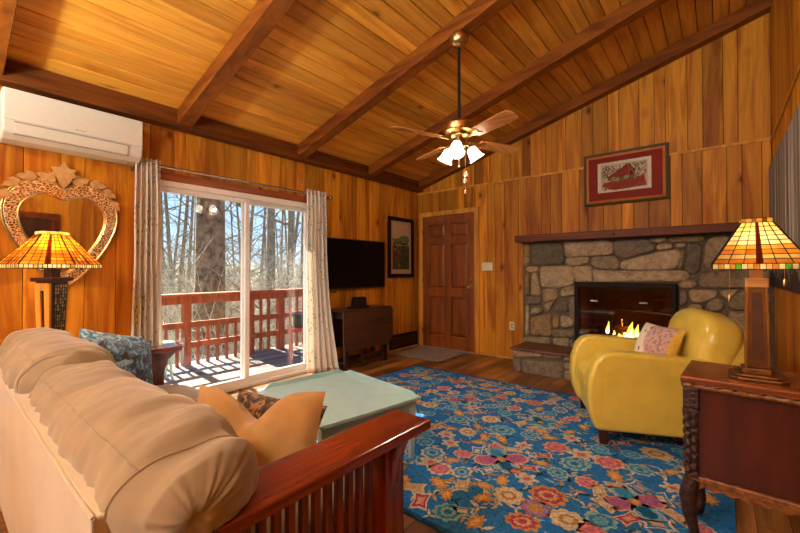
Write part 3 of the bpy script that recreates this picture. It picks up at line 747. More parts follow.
def pillow_fn(w, h, t, seed=0, chop=0, M=None, c=(0,0,0), sag=.06):
    """throw pillow standing in the local xz plane (y = thickness); chop pushes the top middle down"""
    c = Vector(c)
    def fn(p):
        u, v = p.x, p.z
        k = 1 - sag*(1-abs(v)**2.2)*abs(u)**1.5*1.0
        x = u*w/2*(1 - sag*(1-v*v)); z = v*h/2*(1 - sag*(1-u*u))
        f = max(0.0, (1-abs(u)**2.6))**.6 * max(0.0, (1-abs(v)**2.6))**.6
        y = (p.y)*t/2*(f if abs(p.y) > .999 or True else 0)
        if chop:
            g = math.exp(-(u/.34)**2)*max(0, (v+.55)/1.55)
            z -= chop*g; y += (chop*.35*g)*(1 if p.y > 0 else .2)
            y += -.3*t*math.exp(-((abs(u)-.55)/.3)**2)*max(0,v)*.4
        q = Vector((x, y, z))
        y2 = nz(q, 7, seed)*.018*f + (1-abs(nz(q, 11, seed+3))*2)*.009*f
        q.y += y2*(1 if p.y > 0 else -1)
        return c + (M @ q if M else q)
    return fn

# ------------------------------------------------------------------ sofa
SX0, SX1 = .475, 2.915
t = thing('sofa', 'tan suede sofa with wide red mahogany slatted arms in the foreground', 'sofa', ((SX0+SX1)/2,-4.28,0))
def arm(xa, xb, outer):
    sgn = 1 if outer > 0 else -1
    m = MB(); m.box((xa,-4.66,.597),(xb,-3.785,.632), col=tone())
    cap = m.build('arm_cap', M['mahog'], t, bevel=.008, seg=3, world=True)
    xo = (xb-.045) if outer > 0 else (xa+.045); xi = xo - sgn*.095
    a, b = sorted((xo, xi))
    m = MB(); m.box((a,-3.99,.02),(b,-3.895,.596), col=tone()); m.build('arm_post', M['mahogz'], t, bevel=.004, world=True)
    m = MB()   # flared corbel under the cap on the front of the post
    prof = [(-3.895,.40),(-3.882,.47),(-3.86,.535),(-3.815,.575),(-3.80,.596),(-3.895,.596)]
    m.prism(prof, a+.02, b-.02, lambda p,q,d: (d,p,q)); m.build('corbel', M['mahogz'], t, bevel=.003, world=True)
    m = MB(); m.prism([(xo,.44),(xo+sgn*.012,.53),(xo+sgn*.036,.596),(xo,.596)], -3.97, -3.915, lambda p,q,d: (p,d,q)); m.build('corbel', M['mahogz'], t, bevel=.003, world=True)
    m = MB(); m.box((a,-4.70,.02),(b,-4.60,.597), col=tone()); m.build('arm_post', M['mahogz'], t, bevel=.004, world=True)
    m = MB(); m.box((a+.03,-4.60,.55),(b-.03,-3.99,.597), col=tone()); m.build('arm_rail', M['mahog'], t, bevel=.003, world=True)
    m = MB(); m.box((a+.03,-4.60,.10),(b-.03,-3.99,.17), col=tone()); m.build('arm_rail', M['mahog'], t, bevel=.003, world=True)
    n = 13
    for k in range(n):
        y = -4.565 + k*(.535/(n-1))
        m = MB(); m.box(((a+b)/2-.011,y-.011,.17),((a+b)/2+.011,y+.011,.55), col=tone()); m.build('slat', M['mahogz'], t, bevel=.002, world=True)
arm(2.735, SX1, 1); arm(SX0, .655, -1)
mb = MB(); mb.box((.66,-4.60,.16),(2.73,-3.86,.21)); mb.build('seat_base', M['suede'], t, bevel=.02, seg=3, world=True)
mb = MB(); mb.box((.6,-3.90,.12),(2.79,-3.86,.24), col=tone()); mb.build('front_rail', M['mahog'], t, bevel=.004, world=True)
# upholstered back: outer face towards the camera, sloping boxed top
def backfn(p):
    x = .60 + (p.x+1)/2*(2.79-.60)
    ya, yb = -4.775, -4.665
    z = .10 + (p.z+1)/2*.60
    y = ya + (p.y+1)/2*(yb-ya) + .0*p.z
    if p.z > .95: z -= .004*nz((x,y,z), 9)
    y += .006*nz((x*.4,y,z), 4, 2) + .018*(1-abs(p.x))*(1-abs(p.z))*(-1 if p.y < 0 else 0)*.4
    return (x, y, z)
mb = MB(); mb.soft(backfn, 24, smooth=True); mb.build('back', M['suede'], t, bevel=.018, seg=3, world=True)
mb = MB()
mb.tube([(.60+k*.073,-4.777,.697+.002*math.sin(k*1.3)) for k in range(31)], .0045, 6)
mb.tube([(2.79,-4.777,.697),(2.79,-4.777,.2)], .004, 6)
mb.build('piping', M['suede'], t, world=True)
for a, b, s in ((.665,1.69,1),(1.70,2.725,2)):
    mb = MB(); mb.soft(superbox(((a+b)/2,-4.19,.30), ((b-a)/2,.40,.10), 5, .012, 5, s*4, .03), 26); mb.build('seat_cushion', M['suede2'], t, world=True)
# back cushions: fat rolls with gathered ends, slumping over the back and the near arm
def roll(xa, xb, seed, cy, cz, hy, hz, tilt, sag):
    R = Matrix.Rotation(tilt, 3, 'X'); cx = (xa+xb)/2; hx = (xb-xa)/2
    def fn(p):
        qy = math.copysign(abs(math.sin(p.y*PI/2))**.9,p.y); qz = math.copysign(abs(math.sin(p.z*PI/2))**.9,p.z)
        m = max(abs(p.y), abs(p.z)); e = 2.6
        if m > 1e-6:
            L = (abs(qy)**e+abs(qz)**e)**(1/e); d = Vector((qy,qz))/L*m
        else: d = Vector((0,0))
        th = math.atan2(d.y, d.x); end = abs(p.x)
        if end >= .999:
            r = m; bul = .15*(1-r**2.0) - .014*math.exp(-(r/.10)**2)
            x = math.copysign(.955+bul, p.x) + math.copysign((math.sin(th*9+seed)+.6*math.sin(th*17+2*seed))*.007*r*(1-r)*4, p.x); sc = .80
        else:
            x = p.x*.955 + math.copysign(.0, p.x); sc = 1-.20*end**5
        v = Vector((x*hx, d.x*hy*sc, d.y*hz*sc))
        if end >= .999: v.y -= .045*(1-m); v.z += .04*(1-m)
        w = nz((v.x*2.0, v.y*8, v.z*8), 1.0, seed)*.022 + (1-abs(nz((v.x*9+v.y*3, v.y*2.5, v.z*2.5), 1.0, seed+3))*2)*.018*(.5+end) + (1-abs(nz((v.x*20+v.z*6, v.y*4, v.z*4), 1.0, seed+7))*2)*.012*(.5+end**2)
        n = Vector((.0, d.x, d.y))
        if n.length > 1e-5: v += n.normalized()*w*m
        # seam round the ends
        g = Vector((cx, cy, cz)) + R @ v
        u = (g.x-xa)/(xb-xa); g.z -= sag*max(0,u)
        if g.y < -4.663: g.z = max(g.z, .692 - .055*min(1, max(0, (g.x-2.79)/.03)))
        g.z = max(g.z, .42)
        if g.x > 2.66:
            f = min(1, (g.x-2.66)/.07); g.z = max(g.z, max(.42, f*.638))
        return g
    return fn
for args in ((1.63, 2.86, 3, -4.59, .645, .150, .155, .10, .0), (.55, 1.645, 8, -4.585, .67, .155, .17, .10, .0)):
    fr = roll(*args)
    mb = MB(); mb.soft(fr, 60); bc_ = mb.build('back_cushion', M['suede2'], t, world=True, angle=180)
    for ex in (-.93, .93):
        ring = [(-1+k*.1,-1) for k in range(20)]+[(1,-1+k*.1) for k in range(20)]+[(1-k*.1,1) for k in range(20)]+[(-1,1-k*.1) for k in range(21)]
        mb = MB(); mb.tube([fr(Vector((ex,a,b))) for a,b in ring], .0032, 5); s_ = mb.build('seam', M['suede2'], t, world=True); s_.parent = bc_
    mb = MB(); mb.tube([fr(Vector((-.93+k*.031,-.55,1))) for k in range(61)], .0028, 5); s_ = mb.build('seam', M['suede2'], t, world=True); s_.parent = bc_

def pillow(name, label, mats, loc, w, h, th, rz, tilt, seed, chop=0, roll_=0, cat='pillow', group=None, sag=.06):
    R = Matrix.Rotation(rz,3,'Z') @ Matrix.Rotation(tilt,3,'X') @ Matrix.Rotation(roll_,3,'Y')
    m = MB(); m.soft(pillow_fn(w,h,th,seed,chop,sag=sag), 26)
    # front (-y) / back (+y) faces may differ
    if isinstance(mats, (list, tuple)) and len(mats) > 1:
        for i, f in enumerate(m.f):
            yy = sum(m.v[k][1] for k in f)/len(f)
            m.m[i] = 0 if yy < 0 else 1
    m.v = [tuple(R @ Vector(v)) for v in m.v]
    o = m.build(name, mats, bevel=0); o.location = loc
    return tag(o, label, cat, group)
pillow('throw_pillow', 'camel tan suede throw pillow with a dented top beside the near sofa arm', M['tanpillow'], (2.29,-4.16,.52), .66, .38, .17, .30, -.30, 4, chop=.12, roll_=-.07)
pillow('throw_pillow', 'brown and black printed throw pillow showing behind the dented tan pillow', M['blotch'], (2.20,-4.02,.475), .54, .30, .13, .22, -.45, 9)
pillow('throw_pillow', 'blue and brown printed throw pillow nearest the camera at the far end of the sofa', [M['bluefab'], M['bluep']], (.80,-4.215,.585), .42, .36, .15, -PI/2+.30, .42, 14, roll_=-.22)
pillow('throw_pillow', 'second blue throw pillow tucked behind the first, against the far sofa arm', [M['bluep'], M['bluefab']], (.69,-4.25,.615), .38, .36, .12, -PI/2+.15, .30, 21, roll_=-.30)

# ------------------------------------------------------------------ coffee table
ang = -.155
t = thing('coffee_table', 'pale green painted low table with raised edges in front of the sofa', 'coffee table', (1.828,-3.305,0), ang)
L, D, H = .835, .72, .40
mb = MB(); mb.box((-L/2,-D/2,H-.022),(L/2,D/2,H)); mb.build('table_top', M['paint'], t, bevel=.004)
mb = MB()
mb.prism([(-D/2+.04,H),(-D/2+.09,H+.03),(D/2-.09,H+.03),(D/2-.03,H)], -L/2+.012, -L/2+.03, lambda a,b,d: (d,a,b)); mb.build('raised_lip', M['paint'], t, bevel=.002)
mb = MB(); mb.prism([(-L/2+.03,H),(-L/2+.07,H+.022),(L/2-.07,H+.022),(L/2-.02,H)], D/2-.03, D/2-.012, lambda a,b,d: (a,d,b)); mb.build('raised_lip', M['paint'], t, bevel=.002)
mb = MB()
for a, b in (((-L/2+.04,-D/2+.03,H-.10),(L/2-.04,-D/2+.05,H-.022)), ((-L/2+.04,D/2-.05,H-.10),(L/2-.04,D/2-.03,H-.022)), ((-L/2+.03,-D/2+.04,H-.10),(-L/2+.05,D/2-.04,H-.022)), ((L/2-.05,-D/2+.04,H-.10),(L/2-.03,D/2-.04,H-.022))): mb.box(a, b)
mb.build('apron', M['paint'], t, bevel=.002)
for sx in (-1,1):
    for sy in (-1,1):
        m = MB(); cx, cy = sx*(L/2-.045), sy*(D/2-.045)
        a, b = .022, .014
        m.add([(cx-b,cy-b,.013),(cx+b,cy-b,.013),(cx+b,cy+b,.013),(cx-b,cy+b,.013),(cx-a,cy-a,H-.022),(cx+a,cy-a,H-.022),(cx+a,cy+a,H-.022),(cx-a,cy+a,H-.022)],
              [(0,3,2,1),(4,5,6,7),(0,1,5,4),(1,2,6,5),(2,3,7,6),(3,0,4,7)])
        m.build('leg', M['paint'], t, bevel=.003)

# ------------------------------------------------------------------ armchair
CHX, CHY, CHR = 3.295, -1.60, -1.147
t = thing('armchair', 'yellow leather armchair with rounded arms in front of the fireplace', 'armchair', (CHX,CHY,0), CHR)
zb = .115
armprof = [(-.395,zb),(-.43,.22),(-.445,.34),(-.435,.46),(-.40,.57),(-.355,.625),(-.29,.643),(-.10,.637),(.15,.618),(.36,.592),(.40,.55),(.41,.45),(.40,zb)]
for sx in (-1, 1):
    mb = MB(); a, b = sorted((sx*.262, sx*.415)); mb.prism(armprof, a, b, lambda p,q,d: (d,p,q), smooth=True); mb.build('arm', M['yellow'], t, bevel=.03, seg=5, angle=180)
    xx = sx*.4155
    mb = MB(); mb.tube([(xx,-.36,.16+.042*k) for k in range(11)], .002, 5); mb.build('seam', M['yellow'], t)
    mb = MB(); mb.tube([(xx,.02,.15+.045*k) for k in range(11)], .0018, 5); mb.build('seam', M['yellow'], t)
mb = MB(); mb.box((-.27,-.385,zb),(.27,.36,.29)); mb.build('front_panel', M['yellow'], t, bevel=.025, seg=3)
mb = MB(); mb.soft(superbox((0,-.10,.37), (.262,.325,.095), 5, .006, 5, 2, .025), 18); mb.build('seat_cushion', M['yellow'], t)
mb = MB(); Rm = Matrix.Rotation(-.22,3,'X'); mb.soft(superbox((0,.42,.445), (.335,.075,.33), 5, .004, 5, 4, 0, Rm), 16); mb.build('outer_back', M['yellow'], t)
def bc(p):
    f = superbox((0,0,0), (.345,.135,.285), 3.6, .008, 6, 7)
    v = f(p)
    k = (v.z+.285)/.57
    v.x *= .80 + .20*math.sin(min(1,k*1.25)*PI/2); v.y *= .75+.35*k
    v.z += .02*(1-(v.x/.34)**2)*(1 if p.z > 0 else 0)
    return Vector((0,.35,.60)) + Matrix.Rotation(-.26,3,'X') @ v
mb = MB(); mb.soft(bc, 24); mb.build('back_cushion', M['yellow'], t)
for sx in (-1,1):
    for yy in (-.34,.34):
        m = MB(); a, b = .03, .021; cx = sx*.35
        m.add([(cx-b,yy-b,.013),(cx+b,yy-b,.013),(cx+b,yy+b,.013),(cx-b,yy+b,.013),(cx-a,yy-a,.125),(cx+a,yy-a,.125),(cx+a,yy+a,.125),(cx-a,yy+a,.125)],
              [(0,3,2,1),(4,5,6,7),(0,1,5,4),(1,2,6,5),(2,3,7,6),(3,0,4,7)])
        m.build('leg', M['darkleg'], t, bevel=.003)
# pillow on the armchair: pale print panel, rosy patch, yellow gusset
def chairpillow():
    Rz = Matrix.Rotation(CHR+.42,3,'Z') @ Matrix.Rotation(-.38,3,'X') @ Matrix.Rotation(.02,3,'Y')
    m = MB(); m.soft(pillow_fn(.36,.38,.17,31,0,sag=.05), 24)
    cols = []
    r2 = random.Random(3)
    for i, f in enumerate(m.f):
        c = [sum(m.v[k][a] for k in f)/len(f) for a in range(3)]
        if c[1] > .0: col = '#d8b24a'
        else:
            u = c[0] + .25*c[2] + .03*noise.noise(Vector((c[0]*14,c[2]*14,1)))
            col = '#c3a39a' if u > -.02 else '#e2d6c4'
            if u > -.02 and noise.noise(Vector((c[0]*60,c[2]*60,3))) > .1: col = '#a97f7a'
            if u <= -.02 and r2.random() < .07: col = '#7a4a58'
            if c[0] > .145: col = '#d8b24a'
        m.c[i] = lin(col)
    m.v = [tuple(Rz @ Vector(v)) for v in m.v]
    o = m.build('throw_pillow', vcol('printed_pillow', .85, 0, .2, .1, 60, bumps=.1)); return o
o = chairpillow(); o.location = (3.385,-1.585,.605)
tag(o, 'cream and rose printed pillow with yellow edge on the yellow armchair', 'pillow')

# ------------------------------------------------------------------ side cabinet and its lamp
t = thing('side_cabinet', 'dark carved wooden side cabinet on legs in the right foreground', 'cabinet', (3.866,-2.80,0), -.05)
w2, d2_, zt = .238, .19, .75
mb = MB(); mb.box((-w2,-d2_,zt-.03),(w2,d2_,zt), col=tone()); mb.build('cabinet_top', M['cabtop'], t, bevel=.007, seg=3)
mb = MB()
for sy in (-1,1): mb.tube([(-w2+.012+ k*.0165, sy*(d2_-.012), zt-.04+.0025*math.sin(k*2.4)) for k in range(29)], [.010+.003*math.sin(k*2.4) for k in range(29)], 6)
for sx in (-1,1): mb.tube([(sx*(w2-.012), -d2_+.012+k*.0165, zt-.04+.0025*math.sin(k*2.4)) for k in range(22)], [.010+.003*math.sin(k*2.4) for k in range(22)], 6)
mb.build('rope_moulding', M['rope'], t)
mb = MB(); mb.box((-w2+.045,-d2_+.03,.34),(w2-.045,d2_-.03,zt-.045), col=tone()); mb.build('body', M['cab'], t, bevel=.003)
mb = MB(); mb.box((-w2+.02,-d2_+.018,.31),(w2-.02,d2_-.018,.34), col=tone()); mb.build('bottom_moulding', M['rope'], t, bevel=.006)
def wavy(n, L): return [(-L/2,.315)]+[(-L/2+L*k/(n*6), .302-.012*abs(math.sin(PI*k/6))) for k in range(n*6+1)]+[(L/2,.315)]
mb = MB(); mb.prism(wavy(8,2*w2-.06), -d2_+.02, -d2_+.034, lambda a,b,d: (a,d,b)); mb.build('scalloped_skirt', M['rope'], t)
mb = MB(); mb.prism(wavy(7,2*d2_-.06), -w2+.02, -w2+.034, lambda a,b,d: (d,a,b)); mb.build('scalloped_skirt', M['rope'], t)
for sx in (-1,1):
    for sy in (-1,1):
        cx, cy = sx*(w2-.035), sy*(d2_-.03)
        m = MB(); m.box((cx-.022,cy-.022,.335),(cx+.022,cy+.022,zt-.045)); 
        for k in range(7):
            zz = .37+k*.036; 
            for s2 in (-1,1): m.ball((cx+s2*.010,cy-.022*(1 if sy < 0 else -1),zz+.008*s2), .012, 6, (1,.7,1.3))
            m.ball((cx+.022*(1 if sx > 0 else -1),cy,zz), .013, 6, (.7,1,1.3))
        m.box((cx-.028,cy-.028,.60),(cx+.028,cy+.028,.615)); m.box((cx-.026,cy-.026,.62),(cx+.026,cy+.026,zt-.045))
        m.build('carved_pilaster', M['carved'], t, bevel=.003)
        m = MB(); pts = [(cx,cy,.32),(cx+sx*.012,cy+sy*.012,.25),(cx+sx*.008,cy+sy*.008,.17),(cx-sx*.006,cy-sy*.006,.10),(cx+sx*.004,cy+sy*.004,.045),(cx+sx*.018,cy+sy*.018,.020)]
        m.tube(pts, [.030,.033,.025,.018,.020,.014], 10); m.ball((cx+sx*.012,cy+sy*.012,.0355), .022, 8)
        m.build('leg', M['carved'], t)

def quad_grid(mb, A, B, C_, D_, nu, nv, colfn, gap=.0):
    """A,B bottom-left/right; D_,C_ top-left/right"""
    A, B, C_, D_ = map(Vector, (A, B, C_, D_))
    pt = lambda u, v: (A.lerp(B,u)).lerp(D_.lerp(C_,u), v)
    for j in range(nv):
        for i in range(nu):
            mb.add([pt(i/nu,j/nv),pt((i+1)/nu,j/nv),pt((i+1)/nu,(j+1)/nv),pt(i/nu,(j+1)/nv)], [(0,1,2,3)], col=lin(colfn(i,j)))
    return pt
# right lamp: square mission lamp
LX, LY, LZ = 3.866, -2.83, .75
t = thing('table_lamp', 'bronze table lamp with a square stained glass shade on the carved cabinet', 'lamp', (LX,LY,LZ), .03)
mb = MB()
def octa(a, c): return [(-a+c,-a),(a-c,-a),(a,-a+c),(a,a-c),(a-c,a),(-a+c,a),(-a,a-c),(-a,-a+c)]
mb.prism(octa(.09,.028), .0, .012, lambda a,b,d: (a,b,d)); mb.prism(octa(.074,.022), .012, .022, lambda a,b,d: (a,b,d)); mb.prism(octa(.05,.013), .022, .045, lambda a,b,d: (a,b,d))
mb.build('base', M['bronze'], t, bevel=.003)
mb = MB(); a, b = .034, .029
mb.add([(-a,-a,.045),(a,-a,.045),(a,a,.045),(-a,a,.045),(-b,-b,.37),(b,-b,.37),(b,b,.37),(-b,b,.37)], [(0,3,2,1),(4,5,6,7),(0,1,5,4),(1,2,6,5),(2,3,7,6),(3,0,4,7)])
mb.build('column', M['bronze'], t, bevel=.004)
mb = MB()
for k in range(4):
    R = Matrix.Rotation(k*PI/2,3,'Z')
    pts = [R @ Vector(p) for p in ((-.019,-a-.0002,.08),(.019,-a-.0002,.08),(.016,-b-.0012,.35),(-.016,-b-.0012,.35))]
    mb.add(pts, [(0,1,2,3)])
mb.build('inlay_panel', M['inlay'], t, solid=.003)
for sx in (-1,1):
    for sy in (-1,1):
        mb = MB()
        mb.tube([(sx*(a+(b-a)*k/66),sy*(a+(b-a)*k/66),.046+.324*k/66) for k in range(67)], [.0028+.0018*(k%2) for k in range(67)], 6)
        mb.build('beaded_edge', M['brass'], t)
mb = MB(); mb.box((-.036,-.036,.37),(.036,.036,.408)); mb.box((-.02,-.02,.408),(.02,.02,.47)); mb.build('cap_block', M['brasslight'], t, bevel=.004)
z0, z1, za, zc = .443, .465, .465, .632
A, T = .140, .047
rows = ['#e08a2c','#f0cc7a','#e2962c','#e9a23c','#f3e0a0','#f2dc9a','#f0d488','#eecb74','#eac468']
r3 = random.Random(5)
sh = MB(); ld = MB(); bd = MB(); cw = MB()
for k in range(4):
    R = Matrix.Rotation(k*PI/2,3,'Z')
    P4 = lambda x,y,z: R @ Vector((x,y,z))
    # lower band of small squares
    bandc = ['#efe0a8','#e7b45a','#f0e6b0','#d9a040','#5fc21e','#f1e7b8','#e8c070','#d98a3a','#eee2a4','#e9b968','#dd8a30','#f0e4b0','#62bb20','#ead9a0','#e2a04a','#efe0a8']
    quad_grid(bd, P4(-A,-A,z0),P4(A,-A,z0),P4(A,-A,z1),P4(-A,-A,z1), 16, 1, lambda i,j: bandc[i])
    nv = 9; nu = 6
    def cf(i, j):
        c = rows[j]
        if j in (0,2) and r3.random() < .4: c = r3.choice(['#d9701d','#e58a2a','#f0c868'])
        return c
    pt = quad_grid(sh, P4(-A,-A,za),P4(A,-A,za),P4(T,-T,zc),P4(-T,-T,zc), nu, nv, cf)
    off = P4(0,-.0015,.0005)
    for i in range(nu+1):
        w_ = .0045 if i in (0,nu) else .002
        ld.bar(pt(i/nu,0)+off, pt(i/nu,1)+off, w_, .003)
    for j in range(nv+1): ld.bar(pt(0,j/nv)+off, pt(1,j/nv)+off, .003 if j in (0,nv) else .002, .003)
    for i in range(17): ld.bar(P4(-A+2*A*i/16,-A-.001,z0),P4(-A+2*A*i/16,-A-.001,z1), .002, .003)
    ld.bar(P4(-A,-A-.001,z0),P4(A,-A-.001,z0),.003,.004)
    # dark red centre stripe
    st_ = [Vector(pt(.462,0))+off*1.8, Vector(pt(.538,0))+off*1.8, Vector(pt(.555,1))+off*1.8, Vector(pt(.445,1))+off*1.8]
    sh.add(st_, [(0,1,2,3)], col=lin('#7a2312'))
    crown_ = ['#b8862a','#e0a73a','#8a5a20','#d58d2c','#6a4018','#d9a040']
    quad_grid(cw, P4(-T,-T,zc),P4(T,-T,zc),P4(T,-T,zc+.018),P4(-T,-T,zc+.018), 6, 1, lambda i,j: crown_[i])
    ld.bar(P4(-T,-T,zc+.018),P4(T,-T,zc+.018),.004,.003)
sh.build('lamp_shade', M['tiffany'], t); bd.build('shade_border', M['tiffany'], t); cw.build('shade_crown', M['tiffany'], t); ld.build('leading', M['lead'], t)
mb = MB(); mb.tube([(0,0,.46),(0,0,.51)], .012, 8); mb.ball((0,0,.545), .028, 10); mb.build('bulb', M['bulb'], t)
for sx, l in ((-.085,.12),(.078,.05)):
    m = MB(); m.tube([(sx,-.05,.46),(sx,-.05,.46-l)], .0013, 5); m.lathe([(.002,0),(.006,-.012),(.005,-.03),(0,-.034)], (sx,-.05,.46-l), 8); m.build('pull_chain', M['brass'], t)
def point(name, loc, watt, col, r=.03):
    l = bpy.data.lights.new(name, 'POINT'); l.energy = watt; l.color = lin(col)[:3]; l.shadow_soft_size = r
    o = bpy.data.objects.new(name, l); COL.objects.link(o); o.location = loc; return o
point('lamp_light', (LX,LY,LZ+.55), 4.2, '#ffe0b0', .03)

# left lamp: large mission lamp on the end table in the corner
t = thing('end_table', 'light wood end table in the corner beyond the sofa', 'table', (.25,-4.36,0))
mb = MB(); mb.box((.02,-4.74,.60),(.46,-3.955,.625), col=tone()); mb.build('table_top', M['trimw'], t, bevel=.005, world=True)
mb = MB(); mb.box((.05,-4.70,.52),(.43,-4.0,.60), col=tone()); mb.build('apron', M['trimw'], t, bevel=.003, world=True)
for xx in (.07,.41):
    for yy in (-4.68,-4.02):
        m = MB(); m.box((xx-.02,yy-.02,0),(xx+.02,yy+.02,.52), col=tone()); m.build('leg', M['trimw'], t, bevel=.003, world=True)
KX, KY, KZ = .40, -4.485, .625
t = thing('table_lamp', 'tall mission lamp with a wide amber stained glass shade in front of the mirror', 'lamp', (KX,KY,KZ), 0)
mb = MB(); mb.prism(octa(.11,.03), 0, .02, lambda a,b,d: (a,b,d)); mb.prism(octa(.085,.02), .02, .04, lambda a,b,d: (a,b,d)); mb.build('base', M['darkwood'], t, bevel=.004)
Rk = Matrix.Rotation(math.radians(-52),3,'Z')
def K(x, y, z): return Rk @ Vector((x,y,z))
mb = MB(); a, b = .042, .056
mb.add([K(*p) for p in ((-a,-a,.04),(a,-a,.04),(a,a,.04),(-a,a,.04),(-b,-b,.50),(b,-b,.50),(b,b,.50),(-b,b,.50))], [(0,3,2,1),(4,5,6,7),(0,1,5,4),(1,2,6,5),(2,3,7,6),(3,0,4,7)])
mb.build('column', M['darkwood'], t, bevel=.003)
mos = ['#8f927c','#b9b596','#6e7568','#cfc8a6','#7d8a80','#a79a74','#5b6058','#c2b68c']
r4 = random.Random(9)
for k in (0, 2):
    mo = MB(); ml = MB()
    R2 = Matrix.Rotation(math.radians(-52)+k*PI/2,3,'Z')
    Q = lambda x,y,z: R2 @ Vector((x,y,z))
    e = .010
    pt = quad_grid(mo, Q(-a+e,-a-.003,.07),Q(a-e,-a-.003,.07),Q(b-e,-b-.003,.48),Q(-b+e,-b-.003,.48), 5, 19, lambda i,j: r4.choice(mos))
    for i in range(6): ml.bar(pt(i/5,0)+Q(0,-.001,0), pt(i/5,1)+Q(0,-.001,0), .005 if i in (0,5) else .0025, .004)
    for j in range(20): ml.bar(pt(0,j/19)+Q(0,-.001,0), pt(1,j/19)+Q(0,-.001,0), .0025, .004)
    mo.build('mosaic_panel', M['mosaic'], t, solid=.002); ml.build('mosaic_leading', M['lead'], t)
for k in (1, 3):
    mb = MB(); R2 = Matrix.Rotation(math.radians(-52)+k*PI/2,3,'Z')
    mb.prism([(-a+.004,.06),(-.012,.06),(-.012,.44),(.012,.44),(.012,.06),(a-.004,.06),(b-.006,.49),(-b+.006,.49)], 0, .016, lambda p,q,d: R2 @ Vector((p, -a-(b-a)*(q-.04)/.46-d, q)))
    mb.build('wood_panel', M['trimw'], t, bevel=.002)
mb = MB(); mb.box((-.075,-.075,.50),(.075,.075,.525), Rk.to_4x4()); mb.box((-.03,-.03,.525),(.03,.03,.60), Rk.to_4x4()); mb.build('cap_block', M['darkwood'], t, bevel=.004)
sh = MB(); bd = MB(); ld = MB(); cw = MB()
RB, RT, zb0, zb1, zt1 = .255, .085, .585, .608, .80
amb = ['#f0a62a','#e8951c','#dd7a18','#f3b840','#eea024','#e28a1e']
for k in range(6):
    t0, t1 = math.radians(-44+60*k), math.radians(16+60*k)
    V = lambda r, th, z: Vector((r*math.cos(th), r*math.sin(th), z))
    quad_grid(bd, V(RB,t0,zb0),V(RB,t1,zb0),V(RB,t1,zb1),V(RB,t0,zb1), 12, 1, lambda i,j: r4.choice(['#d8d8a8','#a8b890','#e8dcb0','#c8a860','#e9e3c8']))
    def cf(i, j):
        if j in (2,3) and r4.random() < .6: return '#df7d1c'
        return r4.choice(amb)
    pt = quad_grid(sh, V(RB,t0,zb1),V(RB,t1,zb1),V(RT,t1,zt1),V(RT,t0,zt1), 6, 9, cf)
    o_ = V(.0015,(t0+t1)/2,.0006)
    for i in range(7): ld.bar(pt(i/6,0)+o_, pt(i/6,1)+o_, .007 if i in (0,6) else .0028, .003)
    for j in range(10): ld.bar(pt(0,j/9)+o_, pt(1,j/9)+o_, .0045 if j in (0,9) else .0025, .003)
    for i in range(13): ld.bar(V(RB,t0,zb0).lerp(V(RB,t1,zb0),i/12), V(RB,t0,zb1).lerp(V(RB,t1,zb1),i/12), .0025, .004)
    ld.bar(V(RB,t0,zb0),V(RB,t1,zb0),.003,.004)
    s_ = o_*1.7; sh.add([pt(.44,0)+s_,pt(.56,0)+s_,pt(.58,1)+s_,pt(.42,1)+s_], [(0,1,2,3)], col=lin('#8c3312'))
    quad_grid(cw, V(RT,t0,zt1),V(RT,t1,zt1),V(RT,t1,zt1+.02),V(RT,t0,zt1+.02), 4, 1, lambda i,j: r4.choice(['#b88a3a','#d9b868','#7fa082','#d8a040']))
sh.build('lamp_shade', M['tiffany'], t); bd.build('shade_border', M['tiffany'], t); cw.build('shade_crown', M['tiffany'], t); ld.build('leading', M['lead'], t)
mb = MB(); mb.ball((0,0,.68), .03, 10); mb.tube([(0,0,.58),(0,0,.66)], .012, 8); mb.build('bulb', M['bulb'], t)
point('lamp_light', (KX,KY,KZ+.70), 16, '#ffcb88', .03)

# ------------------------------------------------------------------ mirror
t = thing('wall_mirror', 'ornate heart shaped mirror with an etched frame and leaf crown', 'mirror', (0,-4.365,1.08))
half_o = [(0,1.79),(.06,1.845),(.13,1.862),(.21,1.835),(.285,1.765),(.325,1.67),(.325,1.57),(.295,1.46),(.235,1.34),(.155,1.22),(.07,1.12),(0,1.07)]
half_i = [(0,1.705),(.05,1.738),(.11,1.748),(.175,1.725),(.222,1.68),(.245,1.62),(.243,1.555),(.22,1.47),(.172,1.375),(.11,1.285),(.05,1.21),(0,1.17)]
def smooth(h):
    pts = h + [(-a,b) for a,b in h[-2:0:-1]]
    for _ in range(2):
        n = len(pts); q = []
        for i in range(n):
            a = Vector(pts[i]); b = Vector(pts[(i+1)%n]); q += [a.lerp(b,.25), a.lerp(b,.75)]
        pts = [tuple(p) for p in q]
    return pts
po, pi_ = smooth(half_o), smooth(half_i)
CYM = -4.365
F3 = lambda x: (lambda a,b: Vector((x, CYM+a, b)))
n = len(po)
mb = MB(); mb.prism(po, .0, .018, lambda a,b,d: (d,CYM+a,b)); mb.build('backing_board', M['frameblk'], t, world=True)
mb = MB()
vs = [F3(.019)(*p) for p in po] + [F3(.026)(*(Vector(p)*.86+Vector(q)*.14)) for p,q in zip(po,pi_)] + [F3(.026)(*(Vector(p)*.14+Vector(q)*.86)) for p,q in zip(po,pi_)] + [F3(.020)(*q) for q in pi_]
mb.add(vs, [(r*n+i, r*n+(i+1)%n, (r+1)*n+(i+1)%n, (r+1)*n+i) for r in range(3) for i in range(n)])
mb.build('etched_border', M['etched'], t, world=True)
mb = MB(); mb.add([F3(.0195)(*q) for q in pi_], [tuple(range(n))]); mb.build('mirror_glass', M['mirror'], t, world=True)
for pts, r in ((po,.008),(pi_,.007)):
    mb = MB(); mb.tube([F3(.021)(*p) for p in pts]+[F3(.021)(*pts[0])], r, 6); mb.build('gilt_edge', M['brass'], t, world=True)
